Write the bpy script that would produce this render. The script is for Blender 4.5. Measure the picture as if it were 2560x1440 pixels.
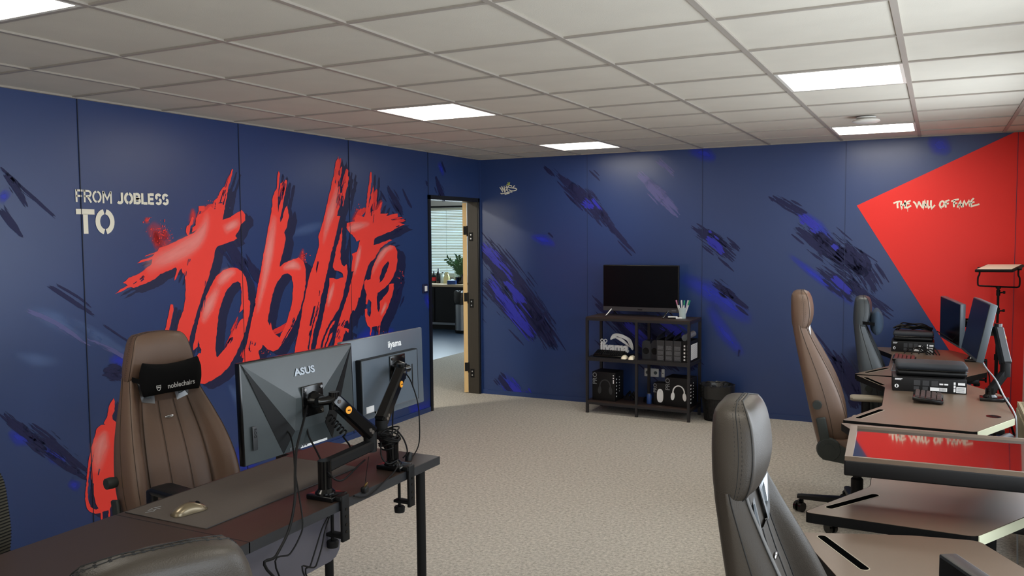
import bpy, bmesh, math, random
from mathutils import Vector, Matrix, Euler
from mathutils.geometry import tessellate_polygon
from math import pi, sin, cos, radians
random.seed(7)
for o in list(bpy.data.objects):
    bpy.data.objects.remove(o, do_unlink=True)
SC = bpy.context.scene
COL = SC.collection

# ------------------------------------------------------------------ camera
FPX, CAM = 2120.8, Vector((4.2926, -7.8074, 1.683))
YAW, PITCH, ROLL = 0.4654, 0.0639, -0.0079
_fw = Vector((-sin(YAW) * cos(PITCH), cos(YAW) * cos(PITCH), -sin(PITCH)))
_r0 = Vector((cos(YAW), sin(YAW), 0.0))
_u0 = _r0.cross(_fw)
_r = _r0 * cos(ROLL) + _u0 * sin(ROLL)
_u = _u0 * cos(ROLL) - _r0 * sin(ROLL)
cam = bpy.data.cameras.new('camera')
cam.sensor_width = 36.0
cam.lens = 36.0 * FPX / 2560.0
cam.clip_start = 0.02
camo = bpy.data.objects.new('camera', cam)
COL.objects.link(camo)
camo.matrix_world = Matrix(((_r.x, _u.x, -_fw.x, CAM.x), (_r.y, _u.y, -_fw.y, CAM.y), (_r.z, _u.z, -_fw.z, CAM.z), (0, 0, 0, 1)))
SC.camera = camo


def at(px, py, axis, val):
    """point of the plane axis=val that the photograph shows at pixel (px, py)"""
    d = _r * ((px - 1280) / FPX) + _u * (-(py - 720) / FPX) + _fw
    return CAM + d * ((val - CAM[axis]) / d[axis])


# ------------------------------------------------------------------ world, exposure, daylight
SC.view_settings.view_transform = 'Standard'
SC.view_settings.look = 'None'
SC.view_settings.gamma = 1.0
SC.view_settings.use_curve_mapping = False
SC.view_settings.exposure = 0.17
SC.cycles.use_denoising = True
SC.cycles.max_bounces = 8
SC.cycles.diffuse_bounces = 4
SC.cycles.glossy_bounces = 4
SC.cycles.transparent_max_bounces = 24
SC.cycles.sample_clamp_indirect = 4.0
world = bpy.data.worlds.new('sky')
SC.world = world
world.use_nodes = True
_bg = world.node_tree.nodes['Background']
_bg.inputs[0].default_value = (0.62, 0.76, 1.0, 1)
_bg.inputs[1].default_value = 1.2


def area(name, loc, rot, sx, sy, power, col):
    l = bpy.data.lights.new(name, 'AREA')
    l.shape = 'RECTANGLE'
    l.size, l.size_y, l.energy, l.color = sx, sy, power, col
    o = bpy.data.objects.new(name, l)
    COL.objects.link(o)
    o.location, o.rotation_euler = loc, rot
    return o


# daylight entering through the windows of the right wall, of the rear wall and of the room next door
LIGHT_RIGHT, LIGHT_REAR, LIGHT_NEXT, PANEL_GLOW = 27.0, 24.0, 90.0, 11.0
for _i, _y in enumerate((-2.6, -5.0, -7.4)):
    area('window_daylight', (4.90, _y, 1.5), (0, radians(90), 0), 1.1, 1.7, LIGHT_RIGHT, (0.90, 0.95, 1.0))
area('window_daylight', (2.4, -10.95, 1.5), (radians(90), 0, 0), 3.4, 1.2, LIGHT_REAR, (1.0, 0.96, 0.90))
area('corridor_lamp_light', (-0.98, -2.2, 2.42), (0, 0, 0), 0.25, 0.25, 40.0, (1.0, 0.93, 0.80))
area('window_daylight', (-2.6, 5.35, 1.6), (radians(-90), 0, 0), 3.0, 1.2, LIGHT_NEXT, (0.75, 0.90, 1.0))


# ------------------------------------------------------------------ materials
def lin(c):
    c /= 255.0
    return c / 12.92 if c <= 0.04045 else ((c + 0.055) / 1.055) ** 2.4


def rgb(r, g, b):
    return (lin(r), lin(g), lin(b), 1.0)


class NT:
    def __init__(s, m):
        s.m, s.t = m, m.node_tree

    def n(s, kind, **kw):
        x = s.t.nodes.new(kind)
        for k, v in kw.items():
            setattr(x, k, v)
        return x

    def l(s, a, b):
        s.t.links.new(a, b)

    def math(s, op, a, b=None, clamp=False):
        x = s.n('ShaderNodeMath', operation=op, use_clamp=clamp)
        for i, v in enumerate((a, b)):
            if v is None:
                continue
            if isinstance(v, (int, float)):
                x.inputs[i].default_value = v
            else:
                s.l(v, x.inputs[i])
        return x.outputs[0]


def P(name, col, rough=0.5, metal=0.0, spec=0.5, var=0.0, vscale=40.0, bump=0.0, bscale=200.0, coat=0.0, emis=None, estr=0.0, stretch=None, sheen=0.0):
    """principled material with procedural colour variation and fine bump"""
    m = bpy.data.materials.new(name)
    m.use_nodes = True
    k = NT(m)
    b = k.t.nodes['Principled BSDF']
    b.inputs['Base Color'].default_value = col
    b.inputs['Roughness'].default_value = rough
    b.inputs['Metallic'].default_value = metal
    b.inputs['Specular IOR Level'].default_value = spec
    b.inputs['Coat Weight'].default_value = coat
    b.inputs['Sheen Weight'].default_value = sheen
    if emis:
        b.inputs['Emission Color'].default_value = emis
        b.inputs['Emission Strength'].default_value = estr
    tc = k.n('ShaderNodeTexCoord')
    src = tc.outputs['Object']
    if stretch:
        mp = k.n('ShaderNodeMapping')
        mp.inputs['Scale'].default_value = stretch
        k.l(src, mp.inputs[0])
        src = mp.outputs[0]
    if var:
        nz = k.n('ShaderNodeTexNoise')
        nz.inputs['Scale'].default_value = vscale
        nz.inputs['Detail'].default_value = 4
        k.l(src, nz.inputs['Vector'])
        mx = k.n('ShaderNodeMix', data_type='RGBA')
        mx.inputs[6].default_value = tuple(c * (1 - var) for c in col[:3]) + (1,)
        mx.inputs[7].default_value = tuple(min(1, c * (1 + var)) for c in col[:3]) + (1,)
        k.l(nz.outputs['Fac'], mx.inputs[0])
        k.l(mx.outputs[2], b.inputs['Base Color'])
    if bump:
        nz = k.n('ShaderNodeTexNoise')
        nz.inputs['Scale'].default_value = bscale
        nz.inputs['Detail'].default_value = 2
        k.l(src, nz.inputs['Vector'])
        bp = k.n('ShaderNodeBump')
        bp.inputs['Strength'].default_value = bump
        bp.inputs['Distance'].default_value = 0.002
        k.l(nz.outputs['Fac'], bp.inputs['Height'])
        k.l(bp.outputs[0], b.inputs['Normal'])
    return m


def carpet():
    m = P('carpet_loop_pile', rgb(150, 140, 122), 0.95, spec=0.1)
    k = NT(m)
    b = k.t.nodes['Principled BSDF']
    tc = k.n('ShaderNodeTexCoord')
    n1 = k.n('ShaderNodeTexNoise'); n1.inputs['Scale'].default_value = 55; n1.inputs['Detail'].default_value = 5; n1.inputs['Roughness'].default_value = 0.75
    n2 = k.n('ShaderNodeTexNoise'); n2.inputs['Scale'].default_value = 330; n2.inputs['Detail'].default_value = 2
    k.l(tc.outputs['Object'], n1.inputs['Vector']); k.l(tc.outputs['Object'], n2.inputs['Vector'])
    s = k.math('ADD', k.math('MULTIPLY', n1.outputs['Fac'], 0.62), k.math('MULTIPLY', n2.outputs['Fac'], 0.38))
    r = k.n('ShaderNodeValToRGB')
    r.color_ramp.elements[0].position = 0.36; r.color_ramp.elements[0].color = rgb(138, 133, 124)
    r.color_ramp.elements[1].position = 0.64; r.color_ramp.elements[1].color = rgb(222, 216, 204)
    k.l(s, r.inputs[0]); k.l(r.outputs[0], b.inputs['Base Color'])
    bp = k.n('ShaderNodeBump'); bp.inputs['Strength'].default_value = 0.5; bp.inputs['Distance'].default_value = 0.004
    k.l(n2.outputs['Fac'], bp.inputs['Height']); k.l(bp.outputs[0], b.inputs['Normal'])
    return m


def brush_paint(name, col, rough=0.45, soft=False, strength=1.0):
    """paint laid over the wall: dry-brush streaks (or a soft airbrush haze) with ragged transparent edges"""
    m = bpy.data.materials.new(name)
    m.use_nodes = True
    k = NT(m)
    b = k.t.nodes['Principled BSDF']
    out = k.t.nodes['Material Output']
    b.inputs['Base Color'].default_value = col
    b.inputs['Roughness'].default_value = rough
    u1 = k.n('ShaderNodeUVMap', uv_map='profile'); u2 = k.n('ShaderNodeUVMap', uv_map='metric')
    s1 = k.n('ShaderNodeSeparateXYZ'); k.l(u1.outputs[0], s1.inputs[0])
    pu, pv = s1.outputs[0], s1.outputs[1]
    e = k.math('SUBTRACT', k.math('MULTIPLY', pv, 2.0), 1.0)
    edge = k.math('SUBTRACT', 1.0, k.math('MULTIPLY', e, e))
    en = k.math('SUBTRACT', k.math('MULTIPLY', pu, 2.0), 1.0)
    en2 = k.math('MULTIPLY', en, en)
    end = k.math('SUBTRACT', 1.0, k.math('MULTIPLY', en2, en2))
    if soft:
        prof = k.math('MULTIPLY', k.math('MULTIPLY', edge, edge), k.math('SUBTRACT', 1.0, en2))
        nz = k.n('ShaderNodeTexNoise'); nz.inputs['Scale'].default_value = 2.0; nz.inputs['Detail'].default_value = 5
        mp = k.n('ShaderNodeMapping'); mp.inputs['Scale'].default_value = (2.0, 9.0, 1)
        k.l(u2.outputs[0], mp.inputs[0]); k.l(mp.outputs[0], nz.inputs['Vector'])
        a = k.math('MULTIPLY', k.math('MULTIPLY', prof, k.math('ADD', k.math('MULTIPLY', nz.outputs['Fac'], 0.9), 0.35)), strength, clamp=True)
    else:
        mp = k.n('ShaderNodeMapping'); mp.inputs['Scale'].default_value = (5.0, 62.0, 1)
        k.l(u2.outputs[0], mp.inputs[0])
        nz = k.n('ShaderNodeTexNoise'); nz.inputs['Scale'].default_value = 1.0; nz.inputs['Detail'].default_value = 4; nz.inputs['Roughness'].default_value = 0.62
        k.l(mp.outputs[0], nz.inputs['Vector'])
        mp2 = k.n('ShaderNodeMapping'); mp2.inputs['Scale'].default_value = (1.2, 14.0, 1); mp2.inputs['Location'].default_value = (3.1, 7.7, 0)
        k.l(u2.outputs[0], mp2.inputs[0])
        n2 = k.n('ShaderNodeTexNoise'); n2.inputs['Scale'].default_value = 1.0; n2.inputs['Detail'].default_value = 2
        k.l(mp2.outputs[0], n2.inputs['Vector'])
        s = k.math('ADD', k.math('MULTIPLY', nz.outputs['Fac'], 4.2), k.math('MULTIPLY', n2.outputs['Fac'], 2.6))
        s = k.math('ADD', k.math('SUBTRACT', s, 4.05), k.math('MULTIPLY', k.math('MULTIPLY', edge, end), 1.35))
        a = k.math('MULTIPLY', k.math('MULTIPLY', s, 5.0, clamp=True), strength)
    tr = k.n('ShaderNodeBsdfTransparent'); mx = k.n('ShaderNodeMixShader')
    k.l(a, mx.inputs[0]); k.l(tr.outputs[0], mx.inputs[1]); k.l(b.outputs[0], mx.inputs[2]); k.l(mx.outputs[0], out.inputs['Surface'])
    return m


M = dict(
    navy=P('navy_wall_paint', rgb(33, 58, 110), 0.36, spec=0.7, var=0.1, vscale=1.6, bump=0.08, bscale=500),
    white_wall=P('pale_wall_paint', rgb(205, 203, 198), 0.7),
    red=P('red_mural_paint', rgb(252, 70, 60), 0.5, spec=0.3, var=0.06, vscale=5),
    red_flat=P('red_wall_paint', rgb(236, 50, 44), 0.5, spec=0.3),
    cream=P('cream_mural_paint', rgb(244, 238, 218), 0.6),
    lime=P('lime_mural_paint', rgb(205, 214, 90), 0.6),
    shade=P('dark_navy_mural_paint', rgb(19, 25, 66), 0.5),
    seam=P('panel_joint', rgb(26, 30, 48), 0.7),
    tile=P('mineral_fibre_tile', rgb(214, 208, 195), 0.9, spec=0.2, var=0.05, vscale=6, bump=0.25, bscale=260),
    tbar=P('ceiling_grid_metal', rgb(168, 160, 150), 0.55, spec=0.4),
    lamp=P('lit_diffuser', rgb(250, 246, 235), 0.5, emis=(1.0, 0.94, 0.82, 1), estr=PANEL_GLOW),
    lamp_frame=P('white_lacquered_metal', rgb(232, 228, 218), 0.4),
    carpet=carpet(),
    vinyl=P('dark_blue_vinyl', rgb(40, 58, 78), 0.35, var=0.15, vscale=3),
    black_frame=P('black_door_frame_lacquer', rgb(16, 17, 20), 0.4),
    pine=P('raw_pine_edge', rgb(222, 186, 130), 0.55, var=0.12, vscale=4, stretch=(60, 60, 2)),
    dark_oak=P('dark_door_veneer', rgb(52, 46, 38), 0.5, var=0.25, vscale=5, stretch=(30, 30, 1.5)),
    steel=P('brushed_steel', rgb(176, 180, 184), 0.3, metal=1.0),
    chrome=P('polished_chrome', rgb(210, 212, 215), 0.12, metal=1.0),
    black_plastic=P('black_plastic', rgb(14, 14, 15), 0.45, spec=0.3, var=0.1, bump=0.1, bscale=600),
    gloss_black=P('gloss_black_plastic', rgb(6, 6, 7), 0.16, spec=0.45),
    matte_black=P('matte_black_powder_coat', rgb(10, 10, 11), 0.55, spec=0.25, bump=0.15, bscale=900),
    grey_plastic=P('grey_plastic', rgb(92, 100, 104), 0.5, var=0.06, vscale=12),
    screen=P('dark_screen_glass', rgb(4, 4, 6), 0.22, spec=0.22),
    mirror_screen=P('glossy_screen_glass', rgb(14, 12, 14), 0.05, spec=1.0, coat=1.0),
    monitor_back=P('charcoal_monitor_shell', rgb(58, 64, 66), 0.34, var=0.15, vscale=9, bump=0.06, bscale=400),
    monitor_grey=P('silver_grey_monitor_shell', rgb(84, 94, 104), 0.34, var=0.06, vscale=9),
    facet=P('dark_facet_shell', rgb(16, 17, 18), 0.4, spec=0.3),
    brown=P('brown_leather', rgb(98, 76, 62), 0.46, var=0.07, vscale=14, bump=0.25, bscale=420),
    brown_seam=P('dark_brown_thread', rgb(52, 38, 28), 0.7),
    black_leather=P('black_leather', rgb(52, 46, 39), 0.46, spec=0.4, var=0.07, vscale=14, bump=0.25, bscale=420),
    black_seam=P('black_thread', rgb(16, 16, 16), 0.7),
    pillow=P('black_velour', rgb(10, 10, 11), 0.95, spec=0.15, var=0.2, vscale=60),
    print_grey=P('pale_grey_print', rgb(190, 190, 190), 0.6),
    print_dim=P('dim_grey_print', rgb(120, 122, 124), 0.6),
    print_white=P('white_print', rgb(240, 240, 240), 0.6),
    print_dark=P('faint_dark_print', rgb(44, 46, 48), 0.5),
    table_top=P('dark_brown_laminate', rgb(54, 41, 34), 0.42, spec=0.4, var=0.18, vscale=5, stretch=(40, 2, 10)),
    table_edge=P('black_laminate_edge', rgb(38, 39, 42), 0.4),
    desk_top=P('black_desk_laminate', rgb(97, 81, 67), 0.36, var=0.05, vscale=30, bump=0.1, bscale=700),
    desk_edge=P('black_edge_band', rgb(9, 8, 8), 0.6, spec=0.15),
    desk_rear_glare=P('pale_rear_edge_glare', rgb(224, 226, 196), 0.5),  # pale colour standing in for window glare on the black edge
    mat=P('grey_cloth_mat', rgb(72, 64, 58), 0.85, var=0.1, vscale=120, bump=0.2, bscale=800),
    mat_black=P('black_cloth_mat', rgb(34, 32, 32), 0.6, var=0.1, vscale=120),
    shelf_wood=P('dark_walnut_board', rgb(52, 38, 32), 0.5, var=0.25, vscale=6, stretch=(2, 40, 40)),
    shelf_metal=P('dark_shelf_steel', rgb(34, 32, 34), 0.45),
    card_black=P('black_printed_card', rgb(17, 16, 17), 0.5, spec=0.3),
    card_grey=P('charcoal_printed_card', rgb(50, 50, 52), 0.5),
    white_plastic=P('white_plastic', rgb(236, 236, 234), 0.35),
    pale_plastic=P('warm_white_plastic', rgb(250, 240, 214), 0.4),
    wire_mesh=P('black_wire_mesh', rgb(18, 18, 18), 0.5),
    bag=P('black_bin_liner', rgb(40, 40, 40), 0.25, bump=0.5, bscale=60),
    radiator=P('cream_radiator_enamel', rgb(196, 186, 156), 0.4),
    orange=P('orange_badge', rgb(240, 160, 40), 0.45),
    cable=P('black_cable_rubber', rgb(10, 10, 11), 0.55, spec=0.2),
    grey_cable=P('grey_cable_rubber', rgb(150, 152, 155), 0.5),
    brass=P('plug_pin_metal', rgb(210, 180, 120), 0.25, metal=1.0),
    light_panel=P('soft_light_diffuser', rgb(246, 236, 216), 0.6),
    leaf=P('green_leaf', rgb(72, 104, 66), 0.5, var=0.2, vscale=30),
    soil=P('dark_soil', rgb(40, 32, 26), 0.95),
    counter=P('pale_counter_top', rgb(196, 176, 146), 0.45),
    counter_front=P('black_counter_front', rgb(14, 15, 18), 0.5),
    bottle_dark=P('dark_bottle_glass', rgb(20, 22, 26), 0.12),
    bottle_clear=P('pale_bottle_plastic', rgb(190, 205, 205), 0.15),
    bottle_yellow=P('yellow_packaging', rgb(208, 200, 150), 0.5),
    label_red=P('red_label', rgb(190, 30, 40), 0.5),
    blue_pack=P('blue_packaging', rgb(40, 70, 130), 0.4),
    blind=P('blind_slat', rgb(214, 210, 186), 0.6),
    pane=P('bright_window_pane', rgb(190, 220, 250), 0.1, emis=(0.55, 0.78, 1.0, 1), estr=1.1),
    olive=P('olive_grey_mesh', rgb(70, 66, 54), 0.8, var=0.2, vscale=200),
    hinge_grey=P('dark_grey_hinge_plastic', rgb(44, 48, 46), 0.5, spec=0.35),
    taupe_pad=P('taupe_arm_pad', rgb(146, 136, 118), 0.55),
    logo_metal=P('darkened_logo_metal', rgb(120, 124, 128), 0.3, metal=0.8),
    slot_black=P('slot_black_plastic', rgb(5, 5, 5), 0.9, spec=0.0),  # matte black slot insert without specular
    slot_rim=P('pale_slot_rim', rgb(150, 140, 122), 0.4),
    slate_leather=P('slate_leather', rgb(54, 60, 64), 0.45, var=0.07, vscale=14, bump=0.25, bscale=420),
    slate_velour=P('slate_velour', rgb(60, 74, 92), 0.9, spec=0.2, var=0.15, vscale=60),
    dark_grey_shell=P('dark_grey_monitor_shell', rgb(62, 68, 72), 0.4, spec=0.35),
    seam_light=P('faint_panel_joint', rgb(40, 52, 90), 0.6),
    pen_pink=P('pink_cap', rgb(230, 150, 190), 0.4),
    pen_green=P('green_cap', rgb(40, 150, 110), 0.4),
    red_brown_key=P('red_brown_keycap', rgb(96, 40, 38), 0.5),  # keycaps in their own red brown colour
    keycap=P('dark_keycap', rgb(58, 44, 42), 0.5),
)


# ------------------------------------------------------------------ mesh builder
class MB:
    def __init__(s):
        s.v, s.f, s.sm = [], [], []

    def add(s, verts, faces, smooth=False, T=None):
        b = len(s.v)
        s.v += [tuple(T @ Vector(p)) if T else tuple(p) for p in verts]
        s.f += [tuple(i + b for i in f) for f in faces]
        s.sm += [smooth] * len(faces)
        return s

    def box(s, c, size, T=None):
        x, y, z = size[0] / 2, size[1] / 2, size[2] / 2
        v = [(c[0] + a * x, c[1] + b * y, c[2] + d * z) for a in (-1, 1) for b in (-1, 1) for d in (-1, 1)]
        return s.add(v, [(0, 1, 3, 2), (4, 6, 7, 5), (0, 4, 5, 1), (2, 3, 7, 6), (0, 2, 6, 4), (1, 5, 7, 3)], False, T)

    def b2(s, lo, hi, T=None):
        return s.box([(a + b) / 2 for a, b in zip(lo, hi)], [b - a for a, b in zip(lo, hi)], T)

    def rbox(s, c, size, r=0.01, T=None, seg=3):
        """box with rounded edges"""
        bm = bmesh.new()
        bmesh.ops.create_cube(bm, size=1.0)
        for v in bm.verts:
            v.co = Vector((v.co.x * size[0], v.co.y * size[1], v.co.z * size[2]))
        r = min(r, min(size) * 0.49)
        bmesh.ops.bevel(bm, geom=list(bm.edges), offset=r, segments=seg, affect='EDGES', profile=0.5)
        bm.verts.index_update()
        v = [tuple(p.co + Vector(c)) for p in bm.verts]
        f = [tuple(q.index for q in p.verts) for p in bm.faces]
        bm.free()
        return s.add(v, f, True, T)

    def loft(s, rings, closed=True, cap=True, smooth=True, T=None):
        n = len(rings[0])
        v = [p for r in rings for p in r]
        f = []
        for i in range(len(rings) - 1):
            for j in range(n if closed else n - 1):
                k = (j + 1) % n
                f.append((i * n + j, i * n + k, (i + 1) * n + k, (i + 1) * n + j))
        if cap and closed:
            f.append(tuple(reversed(range(n))))
            f.append(tuple((len(rings) - 1) * n + j for j in range(n)))
        return s.add(v, f, smooth, T)

    def tube(s, pts, r, n=8, cap=True, T=None):
        pts = [Vector(p) for p in pts]
        rad = r if isinstance(r, (list, tuple)) else [r] * len(pts)
        rings, prev = [], None
        for i, p in enumerate(pts):
            d = (pts[min(i + 1, len(pts) - 1)] - pts[max(i - 1, 0)])
            d = d.normalized() if d.length > 1e-9 else Vector((0, 0, 1))
            if prev is None:
                a = d.orthogonal().normalized()
            else:
                a = (prev - d * prev.dot(d))
                a = a.normalized() if a.length > 1e-6 else d.orthogonal().normalized()
            prev = a
            b = d.cross(a)
            rings.append([p + (a * cos(2 * pi * j / n) + b * sin(2 * pi * j / n)) * rad[i] for j in range(n)])
        return s.loft(rings, True, cap, True, T)

    def cyl(s, a, b, r, r2=None, n=20, T=None):
        return s.tube([a, b], [r, r if r2 is None else r2], n, True, T)

    def lathe(s, prof, c=(0, 0, 0), n=28, T=None, cap=True):
        rings = [[(c[0] + r * cos(2 * pi * j / n), c[1] + r * sin(2 * pi * j / n), c[2] + z) for j in range(n)] for r, z in prof]
        return s.loft(rings, True, cap, True, T)

    def prism(s, poly, z0, z1, T=None, smooth=False):
        n = len(poly)
        v = [(p[0], p[1], z0) for p in poly] + [(p[0], p[1], z1) for p in poly]
        tri = tessellate_polygon([[Vector((p[0], p[1], 0)) for p in poly]])
        area2 = sum(poly[i][0] * poly[(i + 1) % n][1] - poly[(i + 1) % n][0] * poly[i][1] for i in range(n))
        idx = list(range(n))
        f = []
        for t in tri:
            a = [Vector((poly[i][0], poly[i][1])) for i in t]
            ccw = (a[1] - a[0]).cross(a[2] - a[0]) > 0
            t = tuple(t) if ccw else tuple(reversed(t))
            f.append(tuple(i + n for i in t))
            f.append(tuple(reversed(t)))
        for i in idx:
            k = (i + 1) % n
            f.append((i, k, n + k, n + i) if area2 > 0 else (k, i, n + i, n + k))
        return s.add(v, f, smooth, T)

    def sphere(s, c, r, T=None, nu=16, nv=10):
        rx, ry, rz = r if isinstance(r, (tuple, list)) else (r, r, r)
        rings = []
        for i in range(nv + 1):
            a = -pi / 2 + pi * (i + 0.02) / (nv + 0.04)
            rings.append([(c[0] + rx * cos(a) * cos(2 * pi * j / nu), c[1] + ry * cos(a) * sin(2 * pi * j / nu), c[2] + rz * sin(a)) for j in range(nu)])
        return s.loft(rings, True, True, True, T)

    def build(s, name, mat, parent=None, angle=38):
        me = bpy.data.meshes.new(name)
        me.from_pydata(s.v, [], s.f)
        me.polygons.foreach_set('use_smooth', s.sm)
        me.materials.append(mat)
        me.update()
        if any(s.sm):
            me.set_sharp_from_angle(angle=radians(angle))
        o = bpy.data.objects.new(name, me)
        COL.objects.link(o)
        if parent:
            o.parent = parent
        return o


def thing(name, label, cat, loc=(0, 0, 0), rz=0.0, group=None):
    o = bpy.data.objects.new(name, None)
    COL.objects.link(o)
    o.empty_display_size = 0.1
    o.location = loc
    o.rotation_euler = (0, 0, rz)
    return tag(o, label, cat, group)


def tag(o, label, cat, group=None):
    o['label'], o['category'] = label, cat
    if group:
        o['group'] = group
    return o


def struct(o):
    o['kind'] = 'structure'
    return o


def crom(pts, m=8, closed=False):
    """smooth curve through points"""
    pts = [Vector(p) for p in pts]
    n, out = len(pts), []
    for i in range(n if closed else n - 1):
        g = (lambda k: pts[k % n]) if closed else (lambda k: pts[max(0, min(n - 1, k))])
        a, b, c, d = g(i - 1), g(i), g(i + 1), g(i + 2)
        for q in range(m):
            t = q / m
            out.append(0.5 * (2 * b + (c - a) * t + (2 * a - 5 * b + 4 * c - d) * t * t + (3 * b - a - 3 * c + d) * t ** 3))
    if not closed:
        out.append(pts[-1])
    return out


def frame(origin, xdir, ydir):
    """matrix whose local x,y follow the given directions; local z is their normal"""
    x = Vector(xdir).normalized()
    z = x.cross(Vector(ydir)).normalized()
    y = z.cross(x)
    o = Vector(origin)
    return Matrix(((x.x, y.x, z.x, o.x), (x.y, y.y, z.y, o.y), (x.z, y.z, z.z, o.z), (0, 0, 0, 1)))


def text_mb(txt, size, T, mb=None, bold=0.0, depth=0.0006, align='CENTER', squeeze=1.0):
    cu = bpy.data.curves.new('lettering', 'FONT')
    cu.body, cu.size, cu.align_x, cu.align_y = txt, size, align, 'CENTER'
    cu.offset, cu.extrude, cu.resolution_u = bold, depth / 2, 3
    o = bpy.data.objects.new('lettering', cu)
    COL.objects.link(o)
    dg = bpy.context.evaluated_depsgraph_get()
    me = o.evaluated_get(dg).to_mesh()
    mb = mb or MB()
    mb.add([(v.co.x * squeeze, v.co.y, v.co.z + depth / 2) for v in me.vertices], [tuple(p.vertices) for p in me.polygons], False, T)
    o.evaluated_get(dg).to_mesh_clear()
    bpy.data.objects.remove(o, do_unlink=True)
    bpy.data.curves.remove(cu)
    return mb
# ------------------------------------------------------------------ the room
RX, RY, RZ = 4.92, -11.0, 2.4508
NX, NY0, NY1 = -6.0, -2.6, 5.6       # the room next door
fl = MB().b2((-1.74, RY - 0.1, -0.06), (RX + 0.1, NY1 + 0.1, 0.0))
struct(fl.build('floor', M['carpet']))
struct(MB().b2((NX, NY0, -0.06), (-1.74, NY1 + 0.1, 0.0)).build('floor_next_room', M['vinyl']))
CX0, CY0, TS = 1.1401, -4.0583, 0.6
struct(MB().b2((-0.12, RY - 0.1, RZ + 0.008), (RX + 0.1, 0.12, RZ + 0.08)).build('ceiling', M['tile']))
g = MB()
for i in range(-1, 7):
    x = CX0 + TS * i
    if 0.02 < x < RX:
        g.b2((x - 0.012, RY, RZ), (x + 0.012, 0, RZ + 0.012))
for j in range(-12, 7):
    y = CY0 + TS * j
    if RY < y < 0:
        g.b2((0, y - 0.0095, RZ + 0.001), (RX, y + 0.0095, RZ + 0.012))
for lo, hi in (((0, RY, RZ - 0.002), (0.02, 0, RZ + 0.012)), ((0, -0.02, RZ - 0.002), (RX, 0, RZ + 0.012))):
    g.b2(lo, hi)
struct(g.build('trim_1', M['tbar']))

DY0, DY1, DZ = -0.985, -0.033, 2.025      # doorway in the left wall
w = MB()
w.b2((-0.12, RY - 0.1, 0), (0, DY0, RZ + 0.05))
w.b2((-0.12, DY0, DZ), (0, DY1, RZ + 0.05))
w.b2((-0.12, DY1, 0), (0, 0.12, RZ + 0.05))
wall_left = struct(w.build('wall_left', M['navy']))
wall_back = struct(MB().b2((0, 0, 0), (RX + 0.1, 0.12, RZ + 0.05)).build('wall_back', M['navy']))
w = MB()
WIN = [(-3.45, -1.75), (-5.85, -4.15), (-8.25, -6.55)]
w.b2((RX, RY - 0.1, 0), (RX + 0.2, 0, 0.92)); w.b2((RX, RY - 0.1, 2.08), (RX + 0.2, 0, RZ + 0.05))
_e = [0.0] + [v for a, b in WIN for v in (b, a)] + [RY - 0.1]
for q in range(0, len(_e), 2):
    w.b2((RX, _e[q + 1], 0.92), (RX + 0.2, _e[q], 2.08))
struct(w.build('wall_right', M['white_wall']))
for q, (a, b) in enumerate(WIN):
    f = MB()
    for lo, hi in (((a, 0.92), (b, 0.98)), ((a, 2.02), (b, 2.08)), ((a, 0.92), (a + 0.06, 2.08)), ((b - 0.06, 0.92), (b, 2.08)), (((a + b) / 2 - 0.035, 0.92), ((a + b) / 2 + 0.035, 2.08))):
        f.b2((RX + 0.05, lo[0], lo[1]), (RX + 0.12, hi[0], hi[1]))
    o = struct(f.build('window_%d' % (q + 1), M['white_plastic']))
    MB().b2((RX + 0.08, a + 0.05, 0.97), (RX + 0.09, b - 0.05, 2.03)).build('window_pane', M['pane'], o)
struct(MB().b2((-0.12, RY - 0.12, 0), (RX + 0.2, RY, RZ + 0.05)).build('wall_front', M['white_wall']))
bb = MB().b2((0.0, -0.009, 0), (RX, 0, 0.045))
struct(bb.build('baseboard_back', M['navy']))
struct(MB().b2((0, -8.5, 0), (0.009, DY0 - 0.03, 0.045)).build('baseboard_left', M['navy']))
struct(MB().b2((0.0, -0.022, 0), (0.022, 0.0, RZ)).build('trim_2', M['navy']))

# door frame, leaf folded back into the next room
f = MB()
f.b2((-0.125, DY0 - 0.028, 0), (0.012, DY0 + 0.012, DZ + 0.028)); f.b2((-0.125, DY1 - 0.012, 0), (0.012, DY1 + 0.026, DZ + 0.028))
f.b2((-0.125, DY0 - 0.028, DZ - 0.012), (0.012, DY1 + 0.026, DZ + 0.028))
door = struct(f.build('door_1', M['black_frame']))
MB().b2((-0.12, DY1 - 0.018, 0), (0.0, DY1 - 0.012, DZ - 0.012)).build('jamb_lining', M['dark_oak'], door)
# the leaf: hinged on the right jamb, about 120 degrees open; its pine hinge edge looks back into the room
A_ = radians(153)
hx, hy = -0.128, DY1 - 0.018
dx, dy = -sin(A_), -cos(A_)
T = frame((hx, hy, 0), (dx, dy, 0), (-dy, dx, 0))      # x along the leaf, y across its thickness
leafm = MB().b2((0.004, 0.002, 0.01), (0.93, 0.040, DZ - 0.02), T)
leaf = leafm.build('door_leaf', M['dark_oak'], door)
MB().b2((0.0, 0.0, 0.008), (0.0045, 0.044, DZ - 0.018), T).build('leaf_edge', M['pine'], leaf)
for z in (1.72, 1.02, 0.28):
    h = MB().b2((-0.003, 0.004, z - 0.045), (0.0, 0.036, z + 0.045), T)
    h.b2((-0.10, DY1 - 0.0215, z - 0.11), (-0.055, DY1 - 0.018, z - 0.02))
    h.cyl((hx + 0.006, hy - 0.004, z - 0.06), (hx + 0.006, hy - 0.004, z + 0.05), 0.006, n=10)
    h.build('hinge', M['matte_black'], door)
    s_ = MB()
    for dz in (-0.085, -0.045):
        s_.cyl((-0.078, DY1 - 0.0235, z + dz), (-0.078, DY1 - 0.020, z + dz), 0.008, n=10)
    s_.build('hinge_screw', M['chrome'], door)

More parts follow.
